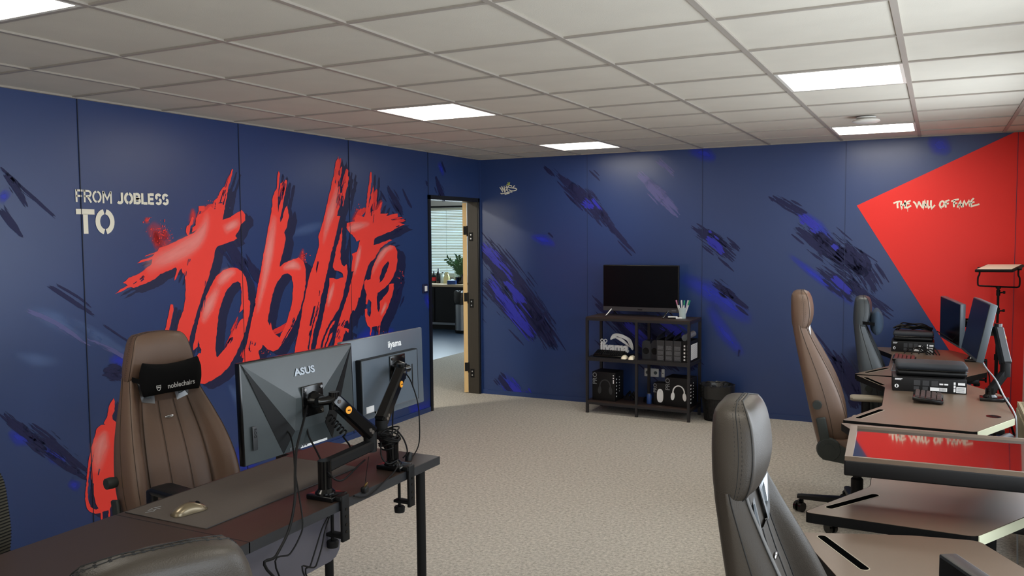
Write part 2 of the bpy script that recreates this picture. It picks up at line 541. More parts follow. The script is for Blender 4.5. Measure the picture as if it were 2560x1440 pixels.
# ------------------------------------------------------------------ mural on the left and back walls
ZM = {'1': (270, 400, 4.236), '2': (400, 640, 4.236), '3': (590, 410, 2.88), '4': (730, 380, 5.54), '5': (710, 600, 5.144), '6': (190, 980, 4.235), 'p': (0, 0, 1)}


def loop(*segs):
    out = []
    for z, pts in segs:
        ox, oy, sc = ZM[z]
        out += [(ox + u / sc, oy + v / sc) for u, v in pts]
    return out


def rough(pts, amp=0.9, step=5.0):
    out = []
    n = len(pts)
    for i in range(n):
        a, b = pts[i], pts[(i + 1) % n]
        L = math.hypot(b[0] - a[0], b[1] - a[1])
        k = max(1, int(L / step))
        nx, ny = ((b[1] - a[1]) / L, -(b[0] - a[0]) / L) if L > 0 else (0, 0)
        for q in range(k):
            t = q / k
            d = 0 if q == 0 else random.uniform(-amp, amp)
            out.append((a[0] + (b[0] - a[0]) * t + nx * d, a[1] + (b[1] - a[1]) * t + ny * d))
    return out


def on_wall(px, py, side, eps):
    return (at(px, py, 0, 0.0) + Vector((eps, 0, 0))) if side == 0 else (at(px, py, 1, 0.0) + Vector((0, -eps, 0)))


def flat(mb, loops, side, eps, shift=(0, 0)):
    pts3 = [[on_wall(x + shift[0], y + shift[1], side, eps) for x, y in L] for L in loops]
    h = 1 if side == 0 else 0
    tri = tessellate_polygon([[Vector((p[h], p[2], 0)) for p in L] for L in pts3])
    v = [p for L in pts3 for p in L]
    f = []
    nrm = Vector((1, 0, 0)) if side == 0 else Vector((0, -1, 0))
    for t in tri:
        n = (v[t[1]] - v[t[0]]).cross(v[t[2]] - v[t[0]])
        f.append(tuple(t) if n.dot(nrm) > 0 else tuple(reversed(t)))
    mb.add(v, f)


LET = []      # traced letters: [outline, hole, hole ...]
LET.append([loop(('1', [(70, 1420), (135, 1365), (205, 1330), (185, 1310), (155, 1302), (220, 1245), (330, 1200), (380, 1165), (420, 1130), (455, 1105), (465, 1050), (400, 1070), (305, 1094), (340, 1065), (465, 1022), (490, 990), (385, 1022), (400, 1010), (520, 965), (540, 930), (620, 905), (700, 868), (800, 820), (900, 775), (940, 735), (885, 765), (890, 715), (925, 690), (925, 620), (960, 575), (1010, 555), (1050, 520), (1080, 490), (1110, 510), (1120, 430), (1165, 390), (1180, 340), (1215, 290), (1250, 270), (1280, 190), (1310, 95), (1322, 105), (1300, 190), (1270, 290), (1255, 400), (1240, 470), (1225, 560), (1210, 635), (1270, 615), (1390, 545), (1412, 530), (1450, 580), (1450, 640), (1400, 690), (1375, 760), (1345, 805), (1365, 830), (1330, 855), (1240, 885), (1150, 920), (1130, 960), (1115, 1050), (1085, 1160), (1050, 1280)]),
                 ('2', [(490, 280), (420, 500), (370, 660), (320, 830), (290, 950), (260, 1060), (215, 1200), (150, 1400), (60, 1380), (120, 1100), (160, 860), (185, 740), (200, 680), (245, 580), (262, 470), (270, 360), (265, 280), (255, 170), (240, 190), (225, 130), (205, 150), (175, 220), (150, 260), (155, 215), (175, 140), (165, 120), (100, 150), (0, 190)]),
                 ('1', [(500, 1255), (440, 1290), (330, 1330), (270, 1355), (240, 1345), (200, 1355), (135, 1395)])),
            loop(('1', [(1120, 520), (1128, 440), (1140, 470), (1132, 520)])), loop(('1', [(1160, 460), (1215, 455), (1190, 440)]))])
LET.append([loop(('1', [(955, 490), (985, 486), (1020, 488), (1020, 530), (990, 543), (957, 535)]))])
LET.append([loop(('1', [(830, 700), (850, 690), (872, 640), (890, 600), (905, 615), (893, 680), (870, 700), (862, 760), (850, 800), (832, 790), (822, 760)]))])
LET.append([loop(('2', [(110, 512), (135, 515), (140, 560), (115, 700), (92, 800), (50, 795), (70, 700), (95, 580)]))])
LET.append([loop(('2', [(560, 265), (590, 215), (660, 155), (740, 125), (800, 125), (860, 160), (905, 230), (925, 330), (930, 460), (950, 480), (950, 560), (930, 680), (900, 800), (850, 930), (790, 1060), (720, 1180), (640, 1260), (560, 1310), (470, 1355), (420, 1350), (380, 1310), (345, 1240), (390, 1175), (430, 1200), (432, 1150), (400, 1150), (388, 1060), (405, 1030), (430, 1030), (435, 990), (415, 960), (405, 890), (395, 960), (350, 1000), (350, 930), (370, 850), (390, 740), (420, 620), (450, 500), (500, 390), (540, 310)])),
            loop(('2', [(820, 268), (850, 290), (862, 380), (860, 500), (835, 600), (880, 560), (878, 660), (840, 690), (800, 780), (790, 760), (740, 880), (690, 970), (650, 1020), (600, 1075), (585, 1000), (590, 860), (605, 720), (625, 570), (660, 460), (700, 370), (760, 295)]))])
LET.append([loop(('3', [(305, 50), (315, 70), (305, 170), (300, 260), (303, 350), (320, 215), (316, 140), (328, 135), (325, 230), (345, 130), (355, 112), (365, 120), (350, 220), (335, 300), (315, 390), (318, 420), (330, 395), (350, 320), (365, 300), (380, 370), (365, 450), (345, 495), (355, 530), (345, 600), (325, 670), (312, 740), (350, 710), (410, 685), (450, 672), (485, 705), (500, 760), (500, 850), (485, 950), (460, 1050), (425, 1130), (385, 1210), (340, 1280), (300, 1335), (265, 1350), (225, 1335), (190, 1300), (180, 1330), (160, 1345), (172, 1430), (40, 1445), (70, 1310), (100, 1180), (130, 1020), (155, 880), (180, 740), (200, 630), (215, 540), (240, 410), (260, 290), (258, 260), (275, 200), (290, 180), (295, 100)])),
            loop(('3', [(370, 787), (400, 810), (410, 870), (405, 960), (390, 1050), (350, 1170), (310, 1250), (270, 1215), (255, 1180), (248, 1140), (240, 1165), (225, 1130), (240, 1040), (260, 940), (290, 860), (330, 800)])),
            loop(('3', [(405, 1145), (422, 1100), (424, 1125), (410, 1155)])), loop(('3', [(325, 1290), (372, 1205), (392, 1180), (380, 1205), (335, 1290)]))])
LET.append([loop(('4', [(637, 55), (650, 130), (660, 160), (640, 270), (635, 330), (680, 200), (690, 210), (682, 290), (655, 400), (660, 480), (665, 575), (690, 560), (695, 470), (738, 420), (740, 310), (765, 235), (777, 260), (770, 335), (790, 345), (775, 400), (770, 470), (735, 580), (715, 680), (700, 760), (692, 690), (703, 610), (680, 600), (670, 700), (640, 800), (618, 885), (665, 890), (650, 940), (635, 1010), (610, 1140), (575, 1270)]),
                 ('5', [(600, 180), (560, 370), (530, 500), (500, 640), (465, 780), (440, 950), (400, 1090), (375, 1190), (335, 1445), (130, 1450), (165, 1260), (200, 1080), (230, 900), (270, 700), (310, 520), (345, 400), (400, 240), (430, 130)]),
                 ('4', [(370, 1290), (360, 1180), (395, 1060), (430, 960), (440, 890), (460, 830), (490, 680), (530, 530), (545, 420), (580, 330), (590, 220), (605, 130), (630, 90)])),
            loop(('5', [(380, 855), (403, 845), (380, 960), (345, 1105), (322, 1100), (340, 1010)])), loop(('5', [(440, 795), (452, 795), (410, 960), (370, 1110), (335, 1290), (318, 1420), (300, 1400), (330, 1200), (395, 980)])), loop(('5', [(442, 720), (455, 640), (462, 660), (450, 720)])),
            loop(('4', [(590, 250), (605, 225), (612, 300), (600, 440), (588, 420), (600, 330)]))])
LET.append([loop(('4', [(690, 1040), (690, 1180), (680, 1290), (672, 1340)]), ('5', [(725, 120), (720, 240), (745, 320), (770, 340), (800, 310), (815, 400), (800, 500), (775, 620), (750, 740), (700, 890), (640, 980), (570, 1090), (530, 1180), (480, 1300), (455, 1445), (390, 1445), (430, 1250), (470, 1110), (500, 960), (530, 820), (560, 680), (580, 560), (580, 490), (630, 490), (670, 505), (760, 480), (750, 430), (700, 400), (650, 390), (625, 350), (650, 220), (670, 100), (695, 40)]))])
LET.append([loop(('5', [(655, 1035), (640, 1080), (590, 1140), (560, 1240), (505, 1400), (470, 1440), (500, 1330), (540, 1210), (585, 1110), (630, 1045)]))])
LET.append([loop(('5', [(625, 1185), (605, 1260), (575, 1330), (540, 1400), (520, 1400), (560, 1300), (590, 1210)]))])
LET.append([loop(('4', [(750, 1050), (755, 985), (800, 972), (870, 965), (860, 930), (900, 870), (990, 900), (1010, 860), (1020, 780), (1050, 520), (1070, 340), (1085, 270), (1100, 290), (1100, 380), (1090, 470), (1080, 600), (1100, 560), (1118, 450), (1130, 520), (1120, 700), (1090, 760), (1075, 850), (1100, 820), (1180, 790), (1210, 720), (1245, 690), (1220, 790), (1220, 855), (1330, 850), (1300, 885), (1390, 862), (1460, 850), (1460, 900), (1360, 930), (1385, 955), (1510, 945), (1460, 975), (1560, 1000), (1470, 1040), (1390, 1090), (1290, 1130), (1210, 1160), (1140, 1200), (1125, 1290), (1200, 1270), (1350, 1210), (1385, 1220), (1280, 1280), (1220, 1330)]),
                 ('5', [(1200, 170), (1160, 240), (1110, 280), (1075, 340), (1050, 430), (1020, 560), (990, 650), (972, 740), (955, 740), (940, 830), (905, 910), (880, 900), (850, 960), (830, 1080), (820, 1030), (785, 1050), (765, 1130), (795, 1130), (832, 1150), (822, 1195), (790, 1160), (760, 1250), (735, 1355), (630, 1395), (660, 1250), (690, 1110), (730, 960), (780, 810), (820, 690), (850, 570), (880, 430), (895, 400), (865, 405), (870, 300), (880, 240), (868, 180), (935, 150)]),
                 ('4', [(910, 1330), (940, 1220), (890, 1240), (870, 1190), (790, 1110)])),
            loop(('4', [(1085, 590), (1090, 620), (1060, 760), (1052, 770), (1060, 690)]))])
LET.append([loop(('5', [(1360, 65), (1420, 80), (1455, 150), (1455, 280), (1440, 380), (1400, 480), (1340, 570), (1270, 630), (1200, 680), (1190, 760), (1195, 880), (1215, 930), (1230, 880), (1225, 800), (1290, 720), (1340, 650), (1350, 570), (1410, 560), (1410, 620), (1380, 740), (1340, 850), (1290, 960), (1240, 1060), (1225, 1200), (1215, 1230), (1215, 1110), (1197, 1110), (1195, 1180), (1190, 1105), (1130, 1120), (1115, 1225), (1105, 1225), (1105, 1130), (1070, 1100), (1045, 1030), (1035, 890), (1065, 880), (1070, 960), (1100, 990), (1115, 940), (1120, 800), (1085, 760), (1065, 830), (1045, 820), (1060, 700), (1030, 620), (1030, 530), (1060, 500), (1070, 520), (1110, 500), (1120, 400), (1160, 290), (1220, 180), (1280, 110)])),
            loop(('5', [(1335, 270), (1350, 300), (1320, 400), (1260, 520), (1225, 550), (1230, 460), (1270, 350)]))])
LET.append([loop(('6', [(395, 65), (408, 100), (405, 200), (380, 250), (385, 290), (410, 310), (560, 420), (640, 700), (600, 900), (548, 1040), (490, 1120), (488, 1160), (480, 1125), (380, 1190), (355, 1240), (358, 1340), (340, 1345), (340, 1250), (275, 1270), (278, 1370), (258, 1375), (258, 1280), (200, 1288), (140, 1265), (110, 1225), (95, 1150), (95, 1060), (112, 940), (108, 900), (130, 720), (165, 570), (215, 390), (260, 350), (305, 345), (290, 330), (330, 250), (345, 150)])),
            loop(('6', [(225, 560), (190, 640), (170, 740), (155, 860), (165, 960), (185, 970), (185, 1080), (205, 1180), (235, 1230), (210, 1245), (150, 1215), (125, 1130), (120, 1040), (130, 900), (140, 810), (170, 700), (205, 600)]))])
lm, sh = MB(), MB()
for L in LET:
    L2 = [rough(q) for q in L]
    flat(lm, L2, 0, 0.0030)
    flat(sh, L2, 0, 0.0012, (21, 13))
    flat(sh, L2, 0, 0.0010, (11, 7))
# spray droplets round the lettering
for cx, cy, sx, sy, n in ((400, 590, 40, 34, 60), (368, 550, 10, 10, 12), (757, 640, 10, 14, 26), (900, 525, 18, 16, 30), (540, 505, 22, 12, 20), (1000, 690, 10, 14, 10), (660, 880, 16, 10, 12), (975, 850, 14, 18, 16)):
    for _ in range(n):
        x, y, r = random.gauss(cx, sx * 0.5), random.gauss(cy, sy * 0.5), random.uniform(0.3, 1.5)
        st = random.uniform(0.8, 2.2)
        flat(lm, [[(x + r * cos(a * pi / 3), y + r * st * sin(a * pi / 3)) for a in range(6)]], 0, 0.0032)
lm.build('mural_lettering', M['red'], wall_left)
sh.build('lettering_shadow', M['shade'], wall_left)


class Ribbon(MB):
    """flat strokes with a profile UV (0..1 along and across) and a metric UV for the bristle noise"""

    def __init__(s):
        super().__init__()
        s.uv1, s.uv2 = [], []

    def stroke(s, pts, widths, side, eps, m=6, cols=8):
        c = [on_wall(x, y, side, eps) for x, y in pts]
        c = crom(c, m) if len(c) > 2 else [c[0].lerp(c[1], i / 8) for i in range(9)]
        n = len(c)
        nrm = Vector((1, 0, 0)) if side == 0 else Vector((0, -1, 0))
        seed = random.uniform(0, 50)
        base = len(s.v)
        acc = 0.0
        for i, p in enumerate(c):
            d = (c[min(i + 1, n - 1)] - c[max(i - 1, 0)]).normalized()
            a = nrm.cross(d)
            t = i / (n - 1)
            wv = widths[0] + (widths[-1] - widths[0]) * t if len(widths) < 3 else (widths[0] + (widths[1] - widths[0]) * t * 2 if t < 0.5 else widths[1] + (widths[2] - widths[1]) * (t * 2 - 1))
            if i:
                acc += (p - c[i - 1]).length
            for q in range(cols + 1):
                v = q / cols
                s.v.append(tuple(p + a * (v - 0.5) * wv))
                s.uv1.append((t, v))
                s.uv2.append((acc + seed, (v - 0.5) * wv + seed * 0.37))
        for i in range(n - 1):
            for q in range(cols):
                k = base + i * (cols + 1) + q
                f = (k, k + 1, k + cols + 2, k + cols + 1)
                e = (Vector(s.v[f[1]]) - Vector(s.v[f[0]])).cross(Vector(s.v[f[2]]) - Vector(s.v[f[0]]))
                s.f.append(f if e.dot(nrm) > 0 else tuple(reversed(f)))
                s.sm.append(False)

    def bristles(s, pts, widths, side, eps):
        """thin stray bristle lines beside and beyond a broad stroke"""
        mw = max(widths)
        if mw < 0.09:
            return
        c = crom([Vector((p[0], p[1], 0)) for p in pts], 10) if len(pts) > 2 else [Vector((pts[0][0], pts[0][1], 0)).lerp(Vector((pts[1][0], pts[1][1], 0)), i / 10) for i in range(11)]
        L = sum((c[i] - c[i - 1]).length for i in range(1, len(c)))
        for _ in range(int(5 + mw * 14)):
            a = random.uniform(-.12, .75)
            b = min(1.15, a + random.uniform(.2, .5))
            def pos(t):
                q = max(0, min(len(c) - 2, int(t * (len(c) - 1))))
                return c[q] + (c[q + 1] - c[q]) * (t * (len(c) - 1) - q)
            p0, p1 = pos(a), pos(b)
            d = (p1 - p0)
            if d.length < 4:
                continue
            n = Vector((-d.y, d.x, 0)).normalized() * random.gauss(0, .36) * mw * 270
            s.stroke([(p0.x + n.x, p0.y + n.y), ((p0.x + p1.x) / 2 + n.x, (p0.y + p1.y) / 2 + n.y), (p1.x + n.x, p1.y + n.y)], (.008, random.uniform(.018, .04), .008), side, eps, 3, 4)

    def build(s, name, mat, parent):
        o = MB.build(s, name, mat, parent)
        for nm, src in (('profile', s.uv1), ('metric', s.uv2)):
            l = o.data.uv_layers.new(name=nm)
            for lp in o.data.loops:
                l.data[lp.index].uv = src[lp.vertex_index]
        return o


haze_blue = brush_paint('blue_airbrush_haze', rgb(44, 60, 205), soft=True, strength=0.8)
haze_pale = brush_paint('pale_blue_airbrush_haze', rgb(104, 132, 190), soft=True, strength=0.5)
haze_pink = brush_paint('pink_airbrush_highlight', rgb(255, 176, 168), soft=True, strength=0.72)
haze_dark = brush_paint('dark_airbrush_haze', rgb(20, 24, 60), soft=True, strength=0.9)
dry_dark = brush_paint('dark_navy_dry_brush', rgb(14, 20, 72), rough=0.6, strength=0.94)
dry_blue = brush_paint('vivid_blue_dry_brush', rgb(46, 50, 176), strength=0.85)
dry_pale = brush_paint('pale_violet_dry_brush', rgb(112, 112, 170), strength=0.6)
dry_red = brush_paint('red_dry_brush', rgb(228, 50, 46))

haze_red = brush_paint('red_overspray', rgb(232, 56, 50), soft=True, strength=0.9)
hb, hp, hk, hd, dd, db, dp, dr, hr, bg = [Ribbon() for _ in range(10)]
S0, S1 = 0, 1
# left wall
for pts, wd in (([(362, 678), (392, 655), (440, 632), (490, 602), (511, 565), (518, 528)], (0.15, 0.18, 0.06)), ([(556, 577), (600, 553)], (0.10, 0.08)), ([(686, 535), (678, 590), (662, 690), (640, 790)], (0.07, 0.13, 0.04)),
                ([(540, 720), (562, 690), (590, 676)], (0.06, 0.13, 0.06)), ([(505, 810), (522, 765), (548, 712)], (0.06, 0.13, 0.08)), ([(705, 672), (732, 662), (752, 672)], (0.05, 0.11, 0.05)),
                ([(843, 460), (834, 505), (818, 560), (806, 615)], (0.05, 0.14, 0.03)), ([(868, 574), (885, 568), (925, 558)], (0.05, 0.11, 0.05)), ([(928, 690), (944, 652), (964, 624), (985, 618)], (0.04, 0.11, 0.05)),
                ([(835, 705), (826, 735), (818, 770)], (0.04, 0.08, 0.03)), ([(902, 612), (894, 645), (884, 690)], (0.04, 0.08, 0.04)), ([(264, 1075), (250, 1115), (242, 1185)], (0.05, 0.17, 0.07)), ([(950, 790), (966, 755)], (0.04, 0.07))):
    hk.stroke(pts, wd, S0, 0.0040)
for pts, wd in (([(60, 770), (140, 800), (250, 860)], (0.05, 0.16, 0.06)), ([(160, 790), (260, 850), (345, 905)], (0.05, 0.10, 0.05)), ([(35, 885), (90, 900), (150, 905)], (0.04, 0.12, 0.05)), ([(715, 590), (770, 572), (815, 560)], (0.05, 0.12, 0.05)), ([(570, 960), (600, 1000), (640, 1040)], (0.03, 0.14, 0.05)), ([(560, 900), (640, 1000)], (0.05, 0.08))):
    hp.stroke(pts, wd, S0, 0.0006)
for pts, wd in (([(270, 900), (300, 900), (330, 915)], (0.05, 0.12, 0.05)), ([(20, 1080), (50, 1095), (80, 1105)], (0.04, 0.12, 0.05)), ([(110, 1120), (140, 1140), (165, 1160)], (0.04, 0.12, 0.05)), ([(170, 1205), (200, 1220)], (0.06, 0.08)), ([(0, 480), (20, 500)], (0.1, 0.1)),
                ([(1062, 735), (1078, 775)], (0.12, 0.12)), ([(1095, 405), (1110, 440)], (0.1, 0.08)), ([(590, 650), (600, 700), (640, 740)], (0.05, 0.2, 0.05)), ([(880, 870), (920, 850), (960, 870)], (0.1, 0.3, 0.1)), ([(960, 830), (985, 840)], (0.1, 0.2)), ([(640, 690), (680, 740)], (0.15, 0.1)), ([(1020, 1010), (1050, 1030), (1080, 1000)], (0.1, 0.25, 0.1)), ([(585, 1120), (640, 1180)], (0.2, 0.2))):
    hb.stroke(pts, wd, S0, 0.0008)
for pts, wd in (([(115, 710), (170, 745), (245, 795)], (0.03, 0.035, 0.02)), ([(135, 708), (190, 740), (230, 770)], (0.015, 0.02, 0.01)), ([(240, 800), (330, 860)], (0.03, 0.015)), ([(0, 1030), (60, 1080), (120, 1130)], (0.05, 0.09, 0.05)),
                ([(60, 1060), (130, 1110), (225, 1190)], (0.06, 0.13, 0.04)), ([(100, 1125), (160, 1165), (225, 1205)], (0.03, 0.05, 0.03)), ([(0, 420), (60, 475), (140, 545)], (0.03, 0.03, 0.02)), ([(0, 520), (30, 560), (60, 600)], (0.06, 0.05, 0.02)), ([(10, 430), (40, 470), (70, 520)], (0.05, 0.08, 0.03)),
                ([(1088, 440), (1100, 475), (1112, 505)], (0.05, 0.14, 0.1)), ([(1103, 402), (1115, 435)], (0.03, 0.04)), ([(560, 600), (590, 650), (620, 700)], (0.06, 0.2, 0.08)), ([(610, 640), (640, 690), (665, 720)], (0.03, 0.12, 0.05)), ([(255, 930), (285, 930), (320, 945)], (0.05, 0.12, 0.04)), ([(985, 760), (1000, 720), (1010, 690)], (0.05, 0.10, 0.06)), ([(965, 465), (990, 510), (1010, 540)], (0.04, 0.15, 0.06)), ([(1005, 470), (1020, 505), (1030, 520)], (0.02, 0.05, 0.02))):
    dd.stroke(pts, wd, S0, 0.0016); dd.bristles(pts, wd, S0, 0.0017)
for pts, wd in (([(60, 770), (150, 815), (230, 870)], (0.03, 0.05, 0.02)), ([(210, 845), (270, 870), (330, 905)], (0.02, 0.04, 0.02))):
    dp.stroke(pts, wd, S0, 0.0020)
# dry bristle ends of the lettering
for pts, wd in (([(545, 510), (562, 470), (580, 425)], (0.09, 0.05, 0.01)), ([(500, 560), (510, 530), (540, 510)], (0.10, 0.10, 0.04)), ([(700, 500), (705, 470), (712, 450)], (0.09, 0.08, 0.03)), ([(838, 450), (845, 420), (850, 395)], (0.10, 0.07, 0.02)), ([(855, 470), (862, 440), (868, 420)], (0.06, 0.05, 0.02)), ([(930, 530), (935, 500), (940, 470)], (0.10, 0.08, 0.04)), ([(960, 560), (985, 552), (1015, 548)], (0.12, 0.10, 0.03)), ([(620, 870), (610, 900)], (0.10, 0.14)), ([(640, 850), (690, 830), (720, 810)], (0.03, 0.06, 0.03)), ([(885, 555), (900, 535), (915, 520)], (0.06, 0.08, 0.02)), ([(600, 780), (580, 830), (560, 870)], (0.02, 0.05, 0.02))):
    dr.stroke(pts, wd, S0, 0.0026)
# back wall
for pts, wd in (([(1195, 600), (1290, 720), (1392, 872)], (0.30, 0.42, 0.26)), ([(1205, 700), (1280, 780), (1345, 850)], (0.28, 0.30, 0.14)), ([(1300, 740), (1360, 820), (1395, 880)], (0.10, 0.14, 0.08)), ([(1375, 415), (1440, 480), (1500, 540)], (0.03, 0.14, 0.12)), ([(1425, 460), (1465, 500), (1520, 560)], (0.10, 0.24, 0.10)), ([(1490, 520), (1535, 575), (1590, 635)], (0.12, 0.06, 0.03)),
                ([(1478, 738), (1530, 790), (1590, 850)], (0.04, 0.10, 0.18)), ([(1520, 780), (1600, 850), (1690, 930)], (0.14, 0.34, 0.20)), ([(1600, 800), (1680, 860), (1745, 920)], (0.2, 0.26, 0.12)), ([(1725, 562), (1785, 605), (1842, 655)], (0.06, 0.20, 0.10)), ([(1765, 570), (1800, 600), (1840, 630)], (0.03, 0.08, 0.05)), ([(1783, 702), (1825, 735), (1875, 775)], (0.05, 0.10, 0.04)), ([(1800, 720), (1840, 750)], (0.12, 0.05)),
                ([(1930, 488), (1970, 515), (2015, 540)], (0.04, 0.12, 0.08)), ([(1985, 560), (2060, 620), (2160, 695)], (0.06, 0.22, 0.16)), ([(2040, 575), (2100, 630), (2175, 680)], (0.10, 0.26, 0.10)), ([(2100, 610), (2150, 660), (2200, 735)], (0.14, 0.24, 0.10)), ([(2040, 665), (2095, 705), (2140, 745)], (0.05, 0.22, 0.10)), ([(2120, 700), (2170, 745), (2230, 790)], (0.10, 0.12, 0.05)), ([(2025, 820), (2075, 880), (2110, 930)], (0.03, 0.04, 0.10)), ([(2080, 890), (2120, 950), (2150, 1020)], (0.16, 0.30, 0.30)), ([(1245, 940), (1270, 970), (1300, 1000)], (0.06, 0.10, 0.08)), ([(1370, 580), (1385, 595)], (0.04, 0.02)), ([(1315, 675), (1350, 720)], (0.02, 0.03)), ([(1850, 870), (1845, 895)], (0.03, 0.03))):
    dd.stroke(pts, wd, S1, 0.0016); dd.bristles(pts, wd, S1, 0.0017)
for pts, wd in (([(1205, 605), (1245, 650), (1290, 700)], (0.10, 0.14, 0.08)), ([(1215, 690), (1275, 770), (1340, 850)], (0.10, 0.20, 0.14)), ([(1260, 700), (1310, 760)], (0.08, 0.14)), ([(1455, 500), (1480, 520)], (0.10, 0.08)), ([(1478, 492), (1505, 530)], (0.04, 0.05)), ([(1765, 590), (1790, 612), (1810, 635)], (0.05, 0.10, 0.05)), ([(1995, 535), (2045, 575)], (0.08, 0.10)), ([(2080, 690), (2130, 735)], (0.08, 0.05)), ([(2080, 610), (2095, 625)], (0.06, 0.06)), ([(1275, 950), (1310, 1000)], (0.14, 0.16)), ([(1560, 800), (1640, 880)], (0.10, 0.14)), ([(1640, 790), (1720, 850)], (0.12, 0.10))):
    db.stroke(pts, wd, S1, 0.0020); db.bristles(pts, wd, S1, 0.0021)
for pts, wd in (([(1700, 690), (1800, 745), (1880, 810)], (0.14, 0.30, 0.12)), ([(1770, 760), (1810, 830), (1860, 890)], (0.14, 0.18, 0.10)), ([(1970, 635), (2040, 690), (2140, 765)], (0.05, 0.10, 0.08)), ([(1985, 520), (2040, 565), (2080, 610)], (0.06, 0.16, 0.08)), ([(1325, 590), (1360, 600), (1390, 615)], (0.05, 0.16, 0.05)), ([(1720, 375), (1760, 385), (1790, 400)], (0.1, 0.18, 0.1)), ([(2320, 345), (2350, 365), (2375, 385)], (0.08, 0.22, 0.08)), ([(1250, 940), (1290, 980)], (0.2, 0.2)), ([(1195, 600), (1200, 660)], (0.06, 0.06))):
    hb.stroke(pts, wd, S1, 0.0010)
for pts, wd in (([(1590, 430), (1640, 480), (1700, 540)], (0.06, 0.18, 0.06)), ([(1620, 450), (1660, 500)], (0.12, 0.14)), ([(1640, 395), (1690, 440)], (0.06, 0.06))):
    dp.stroke(pts, wd, S1, 0.0020)
for pts, wd in (([(1560, 750), (1650, 830), (1740, 920)], (0.2, 0.45, 0.3)), ([(2150, 860), (2180, 980)], (0.4, 0.5))):
    hd.stroke(pts, wd, S1, 0.0007)
def split_build(rb, nm, mt):
    """left-wall and back-wall strokes as one part on each wall"""
    for side, wall in ((0, wall_left), (1, wall_back)):
        keep = [i for i, f in enumerate(rb.f) if (abs(rb.v[f[0]][0]) < 0.02 and side == 0) or (abs(rb.v[f[0]][0]) >= 0.02 and side == 1)]
        if not keep:
            continue
        r2 = Ribbon()
        mp = {}
        for i in keep:
            fc = []
            for k in rb.f[i]:
                if k not in mp:
                    mp[k] = len(r2.v)
                    r2.v.append(rb.v[k]); r2.uv1.append(rb.uv1[k]); r2.uv2.append(rb.uv2[k])
                fc.append(mp[k])
            r2.f.append(tuple(fc)); r2.sm.append(False)
        r2.build(nm, mt, wall)


split_build(hk, 'lettering_highlight', haze_pink)
for pts, wd in (([(372, 560), (398, 592), (425, 622)], (0.10, 0.17, 0.10)), ([(388, 575), (392, 600), (398, 625)], (0.04, 0.10, 0.08)), ([(410, 572), (416, 600)], (0.05, 0.10)), ([(360, 549), (372, 553)], (0.05, 0.05)), ([(880, 560), (895, 540), (905, 525)], (0.10, 0.14, 0.05)), ([(748, 668), (754, 645), (757, 620)], (0.12, 0.10, 0.02)), ([(475, 560), (482, 540), (480, 520)], (0.06, 0.08, 0.03)), ([(935, 535), (948, 515), (955, 500)], (0.12, 0.10, 0.03))):
    hr.stroke(pts, wd, S0, 0.0022)
# wall showing through where the brush ran dry
for x0, y0, x1, y1, sp, n in ((700, 520, 712, 455, 7, 9), (844, 520, 862, 420, 9, 12), (935, 560, 944, 480, 8, 9), (552, 510, 570, 445, 8, 9), (848, 470, 846, 420, 6, 6), (980, 580, 1005, 570, 7, 8), (625, 880, 632, 850, 9, 9), (515, 700, 505, 800, 4, 4), (835, 850, 860, 800, 8, 10), (770, 840, 790, 770, 5, 6), (640, 745, 632, 800, 5, 3), (360, 690, 330, 712, 5, 5), (720, 830, 738, 790, 5, 6), (945, 820, 960, 790, 4, 4), (800, 620, 790, 680, 4, 4), (560, 870, 585, 830, 7, 8), (255, 1150, 243, 1200, 5, 2), (470, 640, 462, 700, 6, 3)):
    for _ in range(n):
        t0 = random.uniform(-.05, .7); t1 = t0 + random.uniform(.15, .45)
        nx, ny = -(y1 - y0), (x1 - x0)
        L = math.hypot(nx, ny); o = random.gauss(0, .55) * sp
        a = (x0 + (x1 - x0) * t0 + nx / L * o, y0 + (y1 - y0) * t0 + ny / L * o)
        b = (x0 + (x1 - x0) * t1 + nx / L * o, y0 + (y1 - y0) * t1 + ny / L * o)
        bg.stroke([a, b], (random.uniform(.008, .02), random.uniform(.006, .014)), S0, 0.0036, 2, 4)
split_build(hr, 'red_overspray', haze_red)
split_build(bg, 'bristle_gaps', dry_dark)
split_build(hp, 'airbrush_cloud', haze_pale)
split_build(hb, 'airbrush_glow', haze_blue)
split_build(hd, 'airbrush_shade', haze_dark)
split_build(dd, 'dark_brush_stroke', dry_dark)
split_build(db, 'blue_brush_stroke', dry_blue)
split_build(dp, 'pale_brush_stroke', dry_pale)
split_build(dr, 'bristle_marks', dry_red)

# red field on the back wall
rf = MB()
_p = [(3.666, 1.899), (4.815, 2.4505), (RX, 2.4505), (RX, 0.0), (4.815, 0.0)]
rf.add([(x, -0.0024, z) for x, z in _p], [tuple(reversed(range(5)))])
o = rf.build('red_field', M['red_flat'], wall_back)
if o.data.polygons[0].normal.y > 0:
    o.data.flip_normals()


